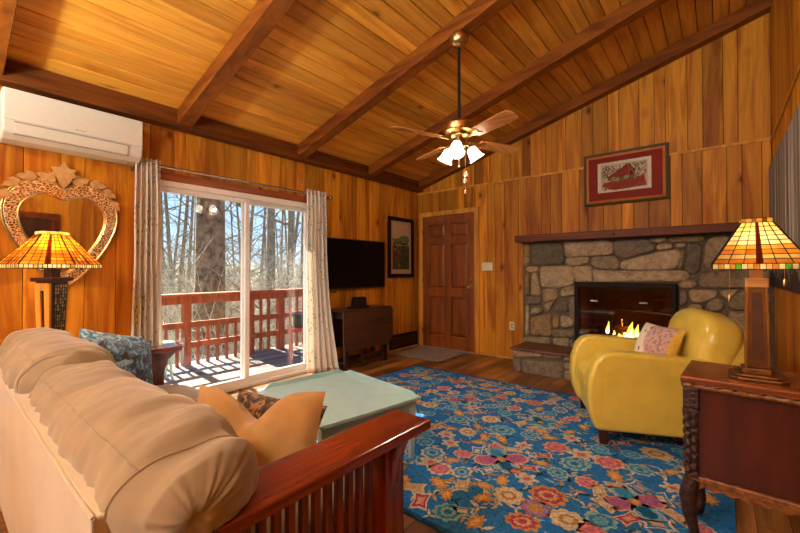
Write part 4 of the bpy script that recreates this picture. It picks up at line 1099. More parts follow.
def leafshape(cy, cz, ang, L, wd, kind=0):
    pr = [(0,-.1),(.35,-.5),(.62,-.32),(.58,-.12),(1,0),(.58,.12),(.62,.32),(.35,.5),(0,.1)] if kind == 0 else [(0,-.12),(.2,-.42),(.5,-.5),(.42,-.3),(.72,-.3),(1,0),(.72,.3),(.42,.3),(.5,.5),(.2,.42),(0,.12)]
    c, s = math.cos(ang), math.sin(ang)
    return [(cy+(p*c*L - q*s*wd), cz+(p*s*L + q*c*wd)) for p,q in pr]
def crownpiece(poly, x=.03):
    m = MB(); cy = sum(p[0] for p in poly)/len(poly); cz = sum(p[1] for p in poly)/len(poly); k = len(poly)
    vs = [Vector((.012,CYM+a,b)) for a,b in poly] + [Vector((x,CYM+cy+(a-cy)*.86,cz+(b-cz)*.86)) for a,b in poly]
    m.add(vs, [tuple(range(k-1,-1,-1)), tuple(range(k,2*k))]+[(i,(i+1)%k,k+(i+1)%k,k+i) for i in range(k)])
    m.build('crown_leaf', M['crown'], t, world=True)
crownpiece([(0,1.795),(.03,1.83),(.05,1.875),(.085,1.895),(.062,1.92),(.075,1.955),(.03,1.955),(0,2.0),(-.03,1.955),(-.075,1.955),(-.062,1.92),(-.085,1.895),(-.05,1.875),(-.03,1.83)], .04)
for s in (-1,1):
    for (a, b, ang_, L_, w_) in ((.045,1.845,.35,.12,.085),(.145,1.862,-.18,.12,.08),(.235,1.825,-.62,.11,.07),(.295,1.745,-1.05,.10,.06)):
        an = ang_ if s > 0 else PI-ang_
        crownpiece(leafshape(s*a, b+.006, an, L_, w_, 1))
# ------------------------------------------------------------------ television, table, box
t = thing('television', 'black flat television mounted on the panelled wall', 'television', (0,-1.46,1.28))
ty0, ty1, tz0, tz1 = -1.915, -.857, .96, 1.602
mb = MB(); mb.box((.021,ty0,tz0),(.06,ty1,tz1)); mb.build('housing', M['black'], t, bevel=.006, world=True)
mb = MB(); mb.box((.0595,ty0+.012,tz0+.018),(.062,ty1-.012,tz1-.012)); mb.build('screen', M['screen'], t, world=True)
mb = MB(); mb.box((.0,-1.60,1.12),(.02,-1.32,1.44)); mb.build('wall_bracket', M['blackmetal'], t, bevel=.003, world=True)
mb = MB()
mb.tube([(.04,-1.84+.10*k/10,.965-.05*math.sin(PI*k/10)) for k in range(11)], .005, 6)
mb.build('hanging_cable', M['cord'], t, world=True)
mb = MB(); mb.tube([(.04,-1.62,.962),(.025,-1.63,.90),(.022,-1.64,.80),(.03,-1.63,.725)], .005, 6); mb.build('hanging_cable', M['cord'], t, world=True)
mb = MB(); mb.tube([(.04,-1.59,.962),(.02,-1.585,.88),(.03,-1.60,.725)], .005, 6); mb.build('hanging_cable', M['cord'], t, world=True)

t = thing('drop_leaf_table', 'dark wooden drop leaf table folded down under the television', 'table', (.2,-1.48,0))
mb = MB(); mb.box((.05,-1.92,.70),(.345,-1.045,.722), col=tone()); mb.build('table_top', M['darkwood'], t, bevel=.004, world=True)
mb = MB()
for xa in (.348, .028):
    m = MB(); m.prism([(-1.92,.70),(-1.92,.32),(-1.85,.23),(-1.12,.23),(-1.045,.32),(-1.045,.70)], xa, xa+.02, lambda a,b,d: (d,a,b)); m.build('drop_leaf', M['darkwood'], t, bevel=.004, world=True)
for xx in (.08,.31):
    for yy in (-1.84,-1.13):
        m = MB(); m.box((xx-.022,yy-.022,0),(xx+.022,yy+.022,.70), col=tone()); m.build('leg', M['darkleg'], t, bevel=.003, world=True)
mb = MB()
for xx in (.08,.31): mb.box((xx-.015,-1.82,.055),(xx+.015,-1.15,.095), col=tone())
for yy in (-1.84,-1.13): mb.box((.10,yy-.015,.055),(.29,yy+.015,.095), col=tone())
mb.build('stretcher', M['darkleg'], t, bevel=.003, world=True)
mb = MB(); mb.box((.335,-1.62,.012),(.347,-1.58,.70), col=tone()); mb.box((.335,-1.58,.12),(.347,-1.2,.16), col=tone()); mb.box((.335,-1.24,.012),(.347,-1.2,.23), col=tone()); mb.build('gate_leg', M['darkleg'], t, bevel=.003, world=True)
mb = MB(); mb.box((.10,-1.82,.60),(.29,-1.15,.70), col=tone()); mb.build('apron', M['darkleg'], t, bevel=.003, world=True)

t = thing('media_box', 'small black box with a flared base on the drop leaf table', 'box', (.19,-1.50,.722))
mb = MB(); mb.prism([(-.15,0),(.15,0),(.15,.018),(.105,.026),(-.105,.026),(-.15,.018)], -.06, .06, lambda a,b,d: (d,a,b)); mb.build('base', M['black'], t, bevel=.004)
mb = MB(); mb.prism([(-.10,.026),(.10,.026),(.092,.12),(.07,.135),(-.07,.135),(-.092,.12)], -.045, .045, lambda a,b,d: (d,a,b)); mb.build('body', M['black'], t, bevel=.008, seg=3)

# ------------------------------------------------------------------ pictures
def frame_parts(t, P, w, h, steps, world=False):
    """steps: list of (name, material, outer inset, inner inset, depth)"""
    for nm, mat, a, b, d in steps:
        m = MB()
        o = [(-w/2+a,-h/2+a),(w/2-a,-h/2+a),(w/2-a,h/2-a),(-w/2+a,h/2-a)]
        i_ = [(-w/2+b,-h/2+b),(w/2-b,-h/2+b),(w/2-b,h/2-b),(-w/2+b,h/2-b)]
        vs = [P(x,z,0) for x,z in o]+[P(x,z,d) for x,z in o]+[P(x,z,d*.85) for x,z in i_]+[P(x,z,0) for x,z in i_]
        fs = []
        for k in range(4):
            j = (k+1) % 4
            for r in range(4): fs.append((r*4+k, r*4+j, ((r+1)%4)*4+j, ((r+1)%4)*4+k))
        m.add(vs, fs); m.build(nm, mat, t, bevel=.0015)
def poly(mb, P, pts, d, col): mb.add([P(x,z,d) for x,z in pts], [tuple(range(len(pts)))], col=lin(col) if isinstance(col, str) else col)
def blob(cx, cz, rx, rz, n, r): return [(cx+rx*(1+.25*(r.random()-.5))*math.cos(2*PI*k/n), cz+rz*(1+.25*(r.random()-.5))*math.sin(2*PI*k/n)) for k in range(n)]
# red barn print over the mantel
w, h = .83, .595
t = thing('framed_barn_print', 'framed print of a red barn hung over the stone fireplace', 'picture', (2.928,-.0135,2.247))
P = lambda x,z,d: (x, -d, z)
frame_parts(t, P, w, h, [('outer_frame', M['frameolive'], 0, .026, .034), ('frame_liner', M['framegold'], .026, .052, .026)])
m = MB(); r = random.Random(4)
W2, H2 = w-.10, h-.10
poly(m, P, [(-W2/2,-H2/2),(W2/2,-H2/2),(W2/2,H2/2),(-W2/2,H2/2)], .010, '#86210f')
pw, ph = .46, .285; ox, oz = -.005, .015
R4 = lambda a,b,c,d: [(a,b),(c,b),(c,d),(a,d)]
poly(m, P, R4(ox-pw/2-.035,oz-ph/2-.03,ox+pw/2+.035,oz+ph/2+.03), .0105, '#d9d2bd')
poly(m, P, R4(ox-pw/2,oz-ph/2,ox+pw/2,oz+ph/2), .011, '#b9ae93')
for k in range(330):
    x, z = ox-pw/2+.012+r.random()*(pw-.024), oz-.02+r.random()*(ph/2-.0)
    s_ = .005+.006*r.random(); poly(m, P, blob(x,z,s_,s_*1.2,7,r), .0111+k*8e-7, r.choice(['#8a7a58','#9a5a48','#6f7a54','#d2c6a8','#7a4238','#c9b893','#5f5a40']))
poly(m, P, [(ox-.2,oz-.06),(ox+.2,oz-.02),(ox+.22,oz-.14),(ox-.1,oz-.155),(ox-.22,oz-.10)], .0116, '#9a3a26')
for k in range(9): poly(m, P, [(ox-.2+.045*k,oz-.148+.006*k),(ox-.185+.045*k,oz-.148+.006*k),(ox-.13+.04*k,oz-.055+.004*k),(ox-.135+.04*k,oz-.055+.004*k)], .0117, '#6e2a18')
poly(m, P, [(ox-.16,oz-.04),(ox-.16,oz-.005),(ox+.04,oz+.12),(ox+.11,oz+.04),(ox+.11,oz-.02)], .0118, '#8e2a20')
for k in range(8): poly(m, P, [(ox-.15+.022*k,oz-.035),(ox-.147+.022*k,oz-.035),(ox-.147+.022*k,oz+.0+.012*k),(ox-.15+.022*k,oz+.0+.012*k)], .01185, '#5c1a14')
poly(m, P, [(ox+.045,oz+.118),(ox+.105,oz+.038),(ox+.105,oz-.018),(ox+.045,oz-.03)], .01186, '#a23a28')
poly(m, P, [(ox+.062,oz+.045),(ox+.09,oz+.035),(ox+.09,oz+.0),(ox+.062,oz+.0)], .01188, '#4a1612')
poly(m, P, [(ox-.175,oz-.012),(ox-.16,oz+.0),(ox+.045,oz+.13),(ox+.03,oz+.105)], .0119, '#4d2018')
poly(m, P, [(ox+.04,oz+.13),(ox+.055,oz+.125),(ox+.125,oz+.03),(ox+.11,oz+.03)], .0119, '#3c2218')
for k in range(14): poly(m, P, blob(ox-.12+.018*k,oz-.03+.012*math.sin(k*1.7),.022,.02,8,r), .012+k*1e-5, r.choice(['#7e8048','#5f6a3a','#97905a','#6d4a30']))
for k in range(5): poly(m, P, [(ox-.2+.06*k,oz-.155),(ox-.19+.06*k,oz-.155),(ox-.02+.05*k,oz-.05),(ox-.025+.05*k,oz-.05)], .0122, '#5a2a1c')
m.build('print', M['artgloss'], t)
# tall landscape print beside the door
w, h = .60, .905
t = thing('framed_landscape', 'tall dark framed landscape print between the television and the entry door', 'picture', (.001,-.435,1.542))
P = lambda x,z,d: (d, x, z)
frame_parts(t, P, w, h, [('frame', M['frameblk'], 0, .055, .03)])
m = MB(); r = random.Random(8)
poly(m, P, R4(-w/2+.05,-h/2+.05,w/2-.05,h/2-.05), .010, '#c9ac7c')
poly(m, P, R4(-w/2+.105,-h/2+.105,w/2-.105,h/2-.095), .0104, '#d0b48a')
x0, x1, z0, z1 = -w/2+.10, w/2-.10, -h/2+.12, h/2-.13
poly(m, P, R4(x0,z0,x1,z1), .0108, '#c9b48c')
poly(m, P, [(x0,z0+.42),(x1,z0+.42),(x1,z1-.17)]+[(x1-(x1-x0)*q/10, z1-.165+.03*math.sin(q*.55)) for q in range(1,10)]+[(x0,z1-.18)], .0110, '#6f8550')
poly(m, P, [(x0,z0+.36),(x1,z0+.38),(x1,z1-.26),(x0+.2,z1-.24),(x0,z1-.28)], .0112, '#b7a878')
poly(m, P, R4(x0,z0,x1,z0+.36), .0114, '#4a4a30')
for k in range(150):
    x = x0+.02+r.random()*(x1-x0-.04); z = z0+.02+r.random()*.40
    c = r.choice(['#7a3a2c','#8a4a34','#5a6038','#3c4a2c','#8d7a4a','#6a3428'] if x < x0+.2 else ['#2f3f2a','#46583a','#54603c','#3a4a30'])
    poly(m, P, blob(x,z,.018,.022,7,r), .0116+k*4e-6, c)
for k in range(0): poly(m, P, [(x1-.09+.012*k,z0+.1),(x1-.085+.012*k,z0+.1),(x1-.03,z1-.12-.04*k)], .0124+k*1e-5, '#2c3a28')
m.build('print', M['artgloss'], t)
# forest canvas on the right wall
t = thing('forest_canvas', 'large canvas print of bare misty forest trunks on the right wall', 'picture', (W-.001,-1.1625,1.585))
CY0, CY1, CZ0, CZ1 = -2.2, -.125, 1.05, 2.12
P = lambda x,z,d: (-d, x, z)
w, h = CY1-CY0, CZ1-CZ0
m = MB(); m.box((-.03,-w/2,-h/2),(0,w/2,h/2)); m.build('stretched_canvas', M['frameblk'], t, bevel=.004)
m = MB(); r = random.Random(12)
nb = 14
for k in range(nb):
    a = k/nb; f = .55+.45*math.sin(a*PI)
    c = (.30+.32*f, .31+.32*f, .32+.32*f, 1)
    poly(m, P, R4(-w/2+.002,-h/2+.002+a*(h-.004),w/2-.002,-h/2+.002+(k+1)/nb*(h-.004)), .0305, c)
poly(m, P, [(-w/2+.002,-h/2+.002),(w/2-.002,-h/2+.002),(w/2-.002,-h/2+.22),(0,-h/2+.17),(-w/2+.002,-h/2+.25)], .0308, '#3a3038')
for k in range(70):
    x = -w/2+.02+r.random()*(w-.04); g = r.random(); ww = .006+.028*g*g; l = r.random()*.02-.01
    v = .8-.5*g; c = r.choice([(v*.6,v*.54,v*.42,1),(v*.5,v*.5,v*.48,1),(v*.66,v*.55,v*.36,1)])
    b = -h/2+.24-.18*g
    poly(m, P, [(x-ww,b),(x+ww,b),(x+ww*.6+l,h/2-.003),(x-ww*.6+l,h/2-.003)], .031+g*.0006+k*1e-6, c)
m.build('print', M['art'], t)

# ------------------------------------------------------------------ curtain rod and curtains
t = thing('curtain_rod', 'thin brushed metal curtain rod over the sliding door', 'curtain rod', (0,-2.9,2.08))
mb = MB(); mb.tube([(.10,-3.97,2.08),(.10,-1.90,2.085)], .011, 10); mb.build('rod', M['chrome'], t, world=True)
for yy in (-3.985,-1.885): 
    m = MB(); m.ball((.10,yy,2.083), .026, 10); m.build('finial', M['chrome'], t, world=True)
for yy in (-3.93,-2.78,-1.93):
    m = MB(); m.tube([(0,yy,2.05),(.05,yy,2.055),(.10,yy,2.066)], .007, 8); m.box((0,yy-.012,2.02),(.006,yy+.012,2.08)); m.build('bracket', M['chrome'], t, world=True)
def curtain(name, label, ta, tb, ba, bb, folds, amp, seed, zt, spread, flare=0):
    m = MB()
    def fn(u, v):
        k = v**spread
        y = (ta+(tb-ta)*u)*(1-k) + (ba+(bb-ba)*u)*k
        ph = u*folds*2*PI
        x = .105 + amp*(.75+.35*v)*math.sin(ph+seed) + .012*noise.noise(Vector((u*6, v*3, seed)))
        y += .012*math.cos(ph+seed)*.6 + .01*noise.noise(Vector((u*4,v*4,seed+9)))
        return (x+flare*k*u, y, zt-v*(zt-.02))
    m.sheet(fn, folds*14, 36, smooth=True)
    o = m.build(name, M['curtain'], solid=.003); o['label'] = label; o['category'] = 'curtain'
    return o
curtain('curtain', 'pale sprig patterned curtain left of the sliding door', -3.945, -3.765, -3.985, -3.725, 5, .036, 0, 2.125, 1.5)
curtain('curtain', 'pale sprig patterned curtain right of the sliding door beside the television', -2.245, -1.985, -2.24, -1.965, 5, .034, 2, 2.13, 2.6, .21)

point('fire_light', (2.90,.0,.60), 8, '#ff9a3c', .06)
# ------------------------------------------------------------------ rug
RX0, RX1, RYa, RYb = .835, 3.80, -3.50, -1.12
mb = MB(); ZR = .012
mb.box((RX0,RYa,.0),(RX1,RYb,ZR), col=lin('#2a74ba'))
BL, NV = lin('#2a74ba'), lin('#1b4f8a')
layer = [0]
def flat(pts, col):
    layer[0] = (layer[0]+1) % 60
    z = ZR + .00025 + layer[0]*.00002
    pts = [(min(max(x,RX0+.004),RX1-.004), min(max(y,RYa+.004),RYb-.004), z) for x,y in pts]
    mb.add(pts, [tuple(range(len(pts)))], col=lin(col) if isinstance(col, str) else col)
rr = random.Random(21)
zoff = [0.0]
def shape(cx, cy, r, n, depth, rot=0, sx=1, sy=1, sharp=1, steps=5):
    pts = []
    for k in range(n*steps):
        a = 2*PI*k/(n*steps); q = abs(math.cos(a*n/2))**sharp
        R_ = r*(1-depth+depth*q)*(1+.05*(rr.random()-.5))
        x, y = R_*math.cos(a)*sx, R_*math.sin(a)*sy
        pts.append((cx+x*math.cos(rot)-y*math.sin(rot), cy+x*math.sin(rot)+y*math.cos(rot)))
    return pts
def lay(z, pts, col):
    pts = [(min(max(x,RX0+.004),RX1-.004), min(max(y,RYa+.004),RYb-.004), ZR+z) for x,y in pts]
    mb.add(pts, [tuple(range(len(pts)))], col=lin(col))
def vary(c):
    return c
CRM, PCH, PNK, RED, ORG, TEAL, AQUA, LIL, MAG = '#c9bda6','#c39b7c','#b8657a','#a8465a','#bb8b56','#3a86b4','#80aec2','#8d88aa','#a0648e'
def rosette(cx, cy, r, cols, n=9):
    a = rr.random()*6; q = rr.uniform(.78,.95)
    for k, c in enumerate(cols):
        lay(.0008+.0002*k, shape(cx,cy,r*(1-.24*k),n if k % 2 == 0 else max(5,n-2),.22,a+k*.3,1,q), c)
def motif(kind, cx, cy, r):
    a = rr.random()*6.28
    if kind == 'P': rosette(cx,cy,r,[rr.choice([PCH,CRM,'#c9a98a']),PNK,'#d17f86',PNK])
    elif kind == 'R': rosette(cx,cy,r,[ORG,RED,PCH,RED], 10)
    elif kind == 'C': rosette(cx,cy,r,['#c7b48c',CRM,'#a9824f',CRM], 9)
    elif kind == 'T': rosette(cx,cy,r,[rr.choice([AQUA,CRM,'#8fb3b8']),TEAL,AQUA,'#2a6f98'], 9)
    elif kind == 'B': rosette(cx,cy,r,[AQUA,'#2f7fb0','#5d9fc0'], 8)
    elif kind == 'M': rosette(cx,cy,r,[MAG,LIL,ORG], 8)
    elif kind == 'O':
        lay(.0008, shape(cx,cy,r,8,.45,a,1.25,.7), ORG); lay(.0010, shape(cx,cy,r*.5,6,.3,a,1.3,.7), '#d9a860')
    elif kind == 'S':
        lay(.0008, shape(cx,cy,r*1.15,6,.62,a), CRM); lay(.0010, shape(cx,cy,r*.6,6,.5,a), PCH); lay(.0012, shape(cx,cy,r*.3,6,.2,a), PNK)
    elif kind == 'L':
        a = rr.choice([.5,-.5,1.1,-1.1])
        for k, (s_, c) in enumerate(((1,CRM),(.78,rr.choice([RED,'#b7a078',TEAL])),(.45,rr.choice([CRM,PCH])))):
            w_, h_ = r*s_*1.0, r*s_*.62
            p = [(-w_,-h_*.9),(-w_*.1,-h_*.7),(w_,-h_),(w_*.8,0),(w_,h_*.9),(.1*w_,h_*.72),(-w_,h_),(-w_*.8,0)]
            lay(.0008+.0002*k, [(cx+x*math.cos(a)-y*math.sin(a), cy+x*math.sin(a)+y*math.cos(a)) for x,y in p], c)
    elif kind == 'Q':
        a = .78
        pc = [(AQUA,TEAL),(AQUA,'#1c5e86'),(AQUA,TEAL),('#9fc0c4',TEAL)]
        if rr.random() < .5: pc = [(PNK,MAG),(AQUA,TEAL),(PNK,MAG),(AQUA,'#1c5e86')]
        for k in range(4):
            t_ = a+k*PI/2; px, py = cx+.52*r*math.cos(t_), cy+.52*r*math.sin(t_)
            lay(.0008, shape(px,py,r*.56,2,.34,t_,1,1,1,12), CRM); lay(.0010, shape(px,py,r*.49,2,.36,t_,1,1,1,12), pc[k][0]); lay(.0012, shape(px,py,r*.33,2,.4,t_,1,1,1,12), pc[k][1])
        lay(.0016, shape(cx,cy,r*.2,8,.35), ORG)
        for k in range(4):
            t_ = a+PI/4+k*PI/2; motif('L', cx+1.05*r*math.cos(t_), cy+1.05*r*math.sin(t_), r*.42)
def sleaf(cx, cy, L, a, c):
    p = [(0,0),(L*.25,L*.16),(L*.6,L*.13),(L,0),(L*.6,-L*.13),(L*.25,-L*.16)]
    lay(.0006, [(cx+x*math.cos(a)-y*math.sin(a), cy+x*math.sin(a)+y*math.cos(a)) for x,y in p], c)
def vine(p, q, c=CRM):
    p, q = Vector(p), Vector(q); d = q-p; nrm = Vector((-d.y,d.x))*rr.uniform(-.28,.28)
    pts = [p+d*t_+nrm*math.sin(PI*t_) for t_ in [k/10 for k in range(11)]]
    for k in range(10):
        a, b = pts[k], pts[k+1]; e = (b-a).normalized(); nn = Vector((-e.y,e.x))*.0045
        lay(.0004, [tuple(a-nn),tuple(b-nn),tuple(b+nn),tuple(a+nn)], c)
    for k in (2,4,6,8):
        e = math.atan2((pts[k]-pts[k-1]).y,(pts[k]-pts[k-1]).x); sleaf(pts[k].x,pts[k].y,.055,e+rr.choice([.8,-.8]),rr.choice([CRM,'#c9bd9c',AQUA,'#a9b7a0',ORG]))
placed = []
for kd, x, y, r_ in MOTIFS:
    placed.append((kd,x,y,r_*.8))
tries = 0
while tries < 9000 and len(placed) < 260:
    tries += 1
    x = RX0+.08+rr.random()*(RX1-RX0-.16); y = RYa+.08+rr.random()*(RYb-RYa-.16)
    kd = rr.choice('PPTTTTBBBBCCOOOSSLLLLTBQ'); r_ = {'Q':.12,'O':.05,'L':.06,'S':.06}.get(kd, .068)
    if all((x-p[1])**2+(y-p[2])**2 > ((r_+p[3])*.98)**2 for p in placed): placed.append((kd,x,y,r_))
for i, (kd,x,y,r_) in enumerate(placed):
    near = sorted(placed, key=lambda p: (p[1]-x)**2+(p[2]-y)**2)[1:4]
    for p in near[:2]:
        if p[1] > x: vine((x,y),(p[1],p[2]), rr.choice([CRM,'#c2b48e','#7fa9b0']))
for k in range(1100):
    x = RX0+.03+rr.random()*(RX1-RX0-.06); y = RYa+.03+rr.random()*(RYb-RYa-.06)
    if all((x-p[1])**2+(y-p[2])**2 > (p[3]*.95)**2 for p in placed):
        a = rr.random()*6.28; c = rr.choice([CRM,CRM,AQUA,'#3f86a8','#2a6d99',ORG,'#b7a98a','#1b4569'])
        sleaf(x,y,.05+.03*rr.random(),a,c); sleaf(x,y,.05,a+2.1,c)
        if rr.random() < .5: sleaf(x,y,.045,a-2.1,c)
for kd,x,y,r_ in placed: motif(kd,x,y,r_)
mb.add([(RX0,RYa,ZR+.0002),(RX1,RYa,ZR+.0002),(RX1,RYa+.02,ZR+.0002),(RX0,RYa+.02,ZR+.0002)], [(0,1,2,3)], col=NV)
mb.add([(RX0,RYb-.02,ZR+.0002),(RX1,RYb-.02,ZR+.0002),(RX1,RYb,ZR+.0002),(RX0,RYb,ZR+.0002)], [(0,1,2,3)], col=NV)
tag(mb.build('area_rug', M['rug']), 'blue floral patterned area rug on the wood floor', 'rug')
mb = MB(); mb.box((.13,-.80,0),(.93,-.05,.008)); tag(mb.build('door_mat', M['mat'], bevel=.003), 'small worn brown mat in front of the entry door', 'mat')

# ------------------------------------------------------------------ ceiling fan
FX, FY = 2.165, -2.325
t = thing('ceiling_fan', 'four blade ceiling fan with brass motor and lit glass shades', 'ceiling fan', (FX,FY,2.30))
ztop = ceil(FX)-.128
Rt = Matrix.Rotation(-math.atan(SL),3,'Y')
mb = MB(); mb.lathe([(.0,.012),(.075,.012),(.08,-.01),(.070,-.05),(.036,-.08),(0,-.085)][::-1], (FX,FY,ztop-.008), 24, M=Rt); mb.build('canopy', M['brass'], t, world=True)
mb = MB(); mb.tube([(FX,FY,ztop-.05),(FX,FY,2.36)], .0125, 12); mb.build('down_rod', M['blackmetal'], t, world=True)
mb = MB(); mb.lathe([(0,2.377),(.03,2.377),(.04,2.365),(.105,2.357),(.125,2.34),(.127,2.305),(.118,2.285),(.07,2.272),(.078,2.255),(.06,2.24),(.035,2.235),(0,2.235)][::-1], (FX,FY,0), 32); mb.build('motor_housing', M['brass'], t, world=True)
mb = MB(); mb.lathe([(0,2.235),(.042,2.235),(.05,2.22),(.05,2.175),(.04,2.16),(0,2.157)][::-1], (FX,FY,0), 24); mb.build('light_kit', M['brass'], t, world=True)
for k in range(4):
    A_ = math.radians(39.6+28+90*k)
    R = Matrix.Translation((FX,FY,2.225)) @ Matrix.Rotation(A_,4,'Z') @ Matrix.Rotation(math.radians(-12),4,'X')
    m = MB(); prof = [(.19,-.052),(.24,-.060),(.50,-.066),(.575,-.062),(.598,-.04),(.605,0),(.598,.04),(.575,.062),(.50,.066),(.24,.060),(.19,.052)]
    m.prism(prof, -.0035, .0035, lambda a,b,d: R @ Vector((a,b,d)), col=tone()); 
    bl = m.build('blade', [wood('fan_blade_%d' % k, '#cf8c4e', '#b07038', 'x' if k % 2 else 'y', .25, .1, grain=9)], t, bevel=.002, world=True)
    m = MB(); m.prism([(.10,-.014),(.17,-.012),(.21,-.036),(.255,-.03),(.235,0),(.255,.03),(.21,.036),(.17,.012),(.10,.014)], .0036, .010, lambda a,b,d: R @ Vector((a,b,-d)))
    bo = m.build('blade_bracket', M['brass'], t, bevel=.0015, world=True); bo.parent = bl
for k in range(3):
    A_ = math.radians(39.6-108+120*k)
    d = Vector((math.cos(A_),math.sin(A_),0)); p0 = Vector((FX,FY,2.19))+d*.045
    m = MB(); m.tube([p0, p0+d*.03+Vector((0,0,.002)), p0+d*.05+Vector((0,0,-.018))], [.009,.009,.012], 8); ar = m.build('lamp_arm', M['brass'], t, world=True)
    ax = (d*.55+Vector((0,0,-.83))).normalized(); Mz = ax.to_track_quat('Z','Y').to_matrix(); c = p0+d*.05+Vector((0,0,-.018))
    m = MB(); m.lathe([(.022,0),(.036,.012),(.043,.035),(.047,.065),(.055,.09),(.066,.105),(.063,.106),(.052,.091),(.044,.065),(.040,.035),(.033,.014),(.019,.003)], c, 24, M=Mz)
    shd = m.build('glass_shade', M['tulip'], t, world=True)
    m = MB(); m.ball(c+ax*.055, .024, 10); bb = m.build('bulb', M['bulb'], t, world=True); bb.parent = shd
    point('fan_light', c+ax*.075, 26, '#fff0d8', .03)
for dx, dy, l, n in ((.02,-.035,.16,0),(.035,.035,.20,1)):
    m = MB(); x, y = FX+dx, FY+dy; m.tube([(x,y,2.18),(x,y,2.18-l)], .0018, 5)
    if n == 0: m.lathe([(0,0),(.008,-.008),(.009,-.02),(0,-.028)], (x,y,2.18-l), 10); o = m.build('pull_chain', M['brass'], t, world=True)
    else:
        o = m.build('pull_chain', M['brass'], t, world=True)
        q = MB(); z = 2.18-l
        q.lathe([(.004,0),(.012,-.015),(.02,-.03),(.024,-.05),(.017,-.055),(.022,-.075),(.02,-.10),(.012,-.105),(.003,-.11),(.003,-.15),(.013,-.16),(.014,-.18),(0,-.19)], (x,y,z), 14)
        qo = q.build('chain_pendant', plain('copper_pendant', '#c98a68', .3, .7), t, world=True); qo.parent = o

# ------------------------------------------------------------------ uplighter floor lamps (added unseen behind the camera to brighten the room)
for k, (x, y) in enumerate(((1.3,-6.3),(3.72,-6.6),(2.1,-7.2))):
    t = thing('floor_lamp', ['white uplighter floor lamp in the middle of the room behind the camera','white uplighter floor lamp by the right wall behind the camera','white uplighter floor lamp under the rear window'][k], 'lamp', (x,y,0))
    m = MB(); m.lathe([(0,.0),(.15,.0),(.15,.02),(.03,.035),(0,.036)], (0,0,0), 24); m.build('base', M['white'], t)
    m = MB(); m.tube([(0,0,.03),(0,0,1.72)], .014, 10); m.build('pole', M['white'], t)
    m = MB(); m.lathe([(.02,1.70),(.10,1.73),(.19,1.82),(.185,1.825),(.095,1.74),(.02,1.715)], (0,0,0), 28); m.build('lamp_shade', M['white'], t)
    m = MB(); m.ball((0,0,1.755), .03, 10); m.build('bulb', M['bulb'], t)
    l = bpy.data.lights.new('floor_lamp_light', 'AREA'); l.shape = 'DISK'; l.size = .30; l.energy = UPFILLW; l.color = lin('#e6f2f4')[:3]
    o = bpy.data.objects.new('floor_lamp_light', l); COL.objects.link(o); o.location = (x,y,1.835); o.rotation_euler = (PI,0,0)

for k, (x, y) in enumerate(((1.0,-7.0),(3.1,-7.0))):  # ceiling lamps added out of view as fill for the room
    z = ceil(x)
    t = thing('ceiling_lamp', ['round white ceiling lamp over the window wall side behind the camera','round white ceiling lamp near the right wall behind the camera'][k], 'lamp', (x,y,z-.05))
    m = MB(); m.lathe([(0,.0),(.16,.0),(.17,-.02),(.15,-.03)][::-1], (x,y,z), 28, M=Rt); m.build('base', M['white'], t, world=True)
    m = MB(); m.lathe([(.15,-.03),(.13,-.07),(.07,-.095),(0,-.10)], (x,y,z), 28, M=Rt); m.build('diffuser', M['tulip'], t, world=True)
    l = bpy.data.lights.new('ceiling_lamp_light', 'AREA'); l.shape = 'DISK'; l.size = .34; l.energy = CEILFILLW; l.color = lin('#f0f6f6')[:3]
    o = bpy.data.objects.new('ceiling_lamp_light', l); COL.objects.link(o); o.location = (x,y,z-.18); o.rotation_euler = (math.radians(35),0,0)

# ------------------------------------------------------------------ deck
mb = MB(); x = -2.05
while x < -.14:
    x1 = min(x+.14, -.135); mb.box((x,-6.0,-.13),(x1-.006,1.6,-.09), col=tone()); x = x1
mb.box((-2.05,-6,-.3),(-.14,1.6,-.135), mi=1)
struct(mb.build('deck_floor', [M['deck'], M['dark']]), 'weathered grey deck boards outside the sliding door', 'deck')
RXD = -1.83
def railing(name, label, ya, yb, posts, upper):
    t = thing(name, label, 'railing', (RXD,(ya+yb)/2,-.09))
    m = MB(); m.box((RXD-.075,ya,.85),(RXD+.075,yb,.885), col=tone()); m.build('top_rail', M['rail'], t, bevel=.004, world=True)
    for a, b in ((.745,.85),(.42,.50),(.145,.225)):
        m = MB(); m.box((RXD+.0,ya,a),(RXD+.038,yb,b), col=tone()); m.build('rail', M['rail'], t, bevel=.003, world=True)
    for p in posts:
        m = MB(); m.box((RXD-.05,p-.05,-.09),(RXD+.045,p+.05,.85), col=tone()); m.build('post', M['rail'], t, bevel=.004, world=True)
    y = ya+.06
    while y < yb-.04:
        if all(abs(y-p) > .07 for p in posts):
            m = MB(); m.box((RXD-.036,y-.018,-.09),(RXD,y+.018,.85 if upper else .47), col=tone()); m.build('baluster', M['rail'], t, bevel=.002, world=True)
        y += .135
railing('deck_railing', 'red stained deck railing in the left half of the sliding door', -4.3, -2.0, (-4.2,-2.78), False)
railing('deck_railing', 'red stained deck railing with full height balusters in the right half of the sliding door', -1.995, 1.2, (-1.9,-1.33,-.2,1.1), True)
t = thing('side_stool', 'pale green garden stool on the deck behind the far sofa arm', 'stool', (-1.35,-3.27,-.09))
mb = MB(); mb.lathe([(0,.40),(.15,.40),(.165,.415),(.16,.43),(0,.435)], (0,0,0), 20); mb.build('seat', M['palegreen'], t)
for k in range(4):
    a = PI/4+k*PI/2; m = MB(); m.bar((.10*math.cos(a),.10*math.sin(a),.405),(.15*math.cos(a),.15*math.sin(a),0), .05, .02); m.build('leg', M['palegreen'], t, bevel=.004)
t = thing('deck_table', 'bright red metal table on the deck at the right edge of the door', 'table', (-.72,-1.60,-.09))
mb = MB(); mb.box((-.2,-.2,.46),(.2,.2,.50)); mb.build('table_top', M['red'], t, bevel=.006)
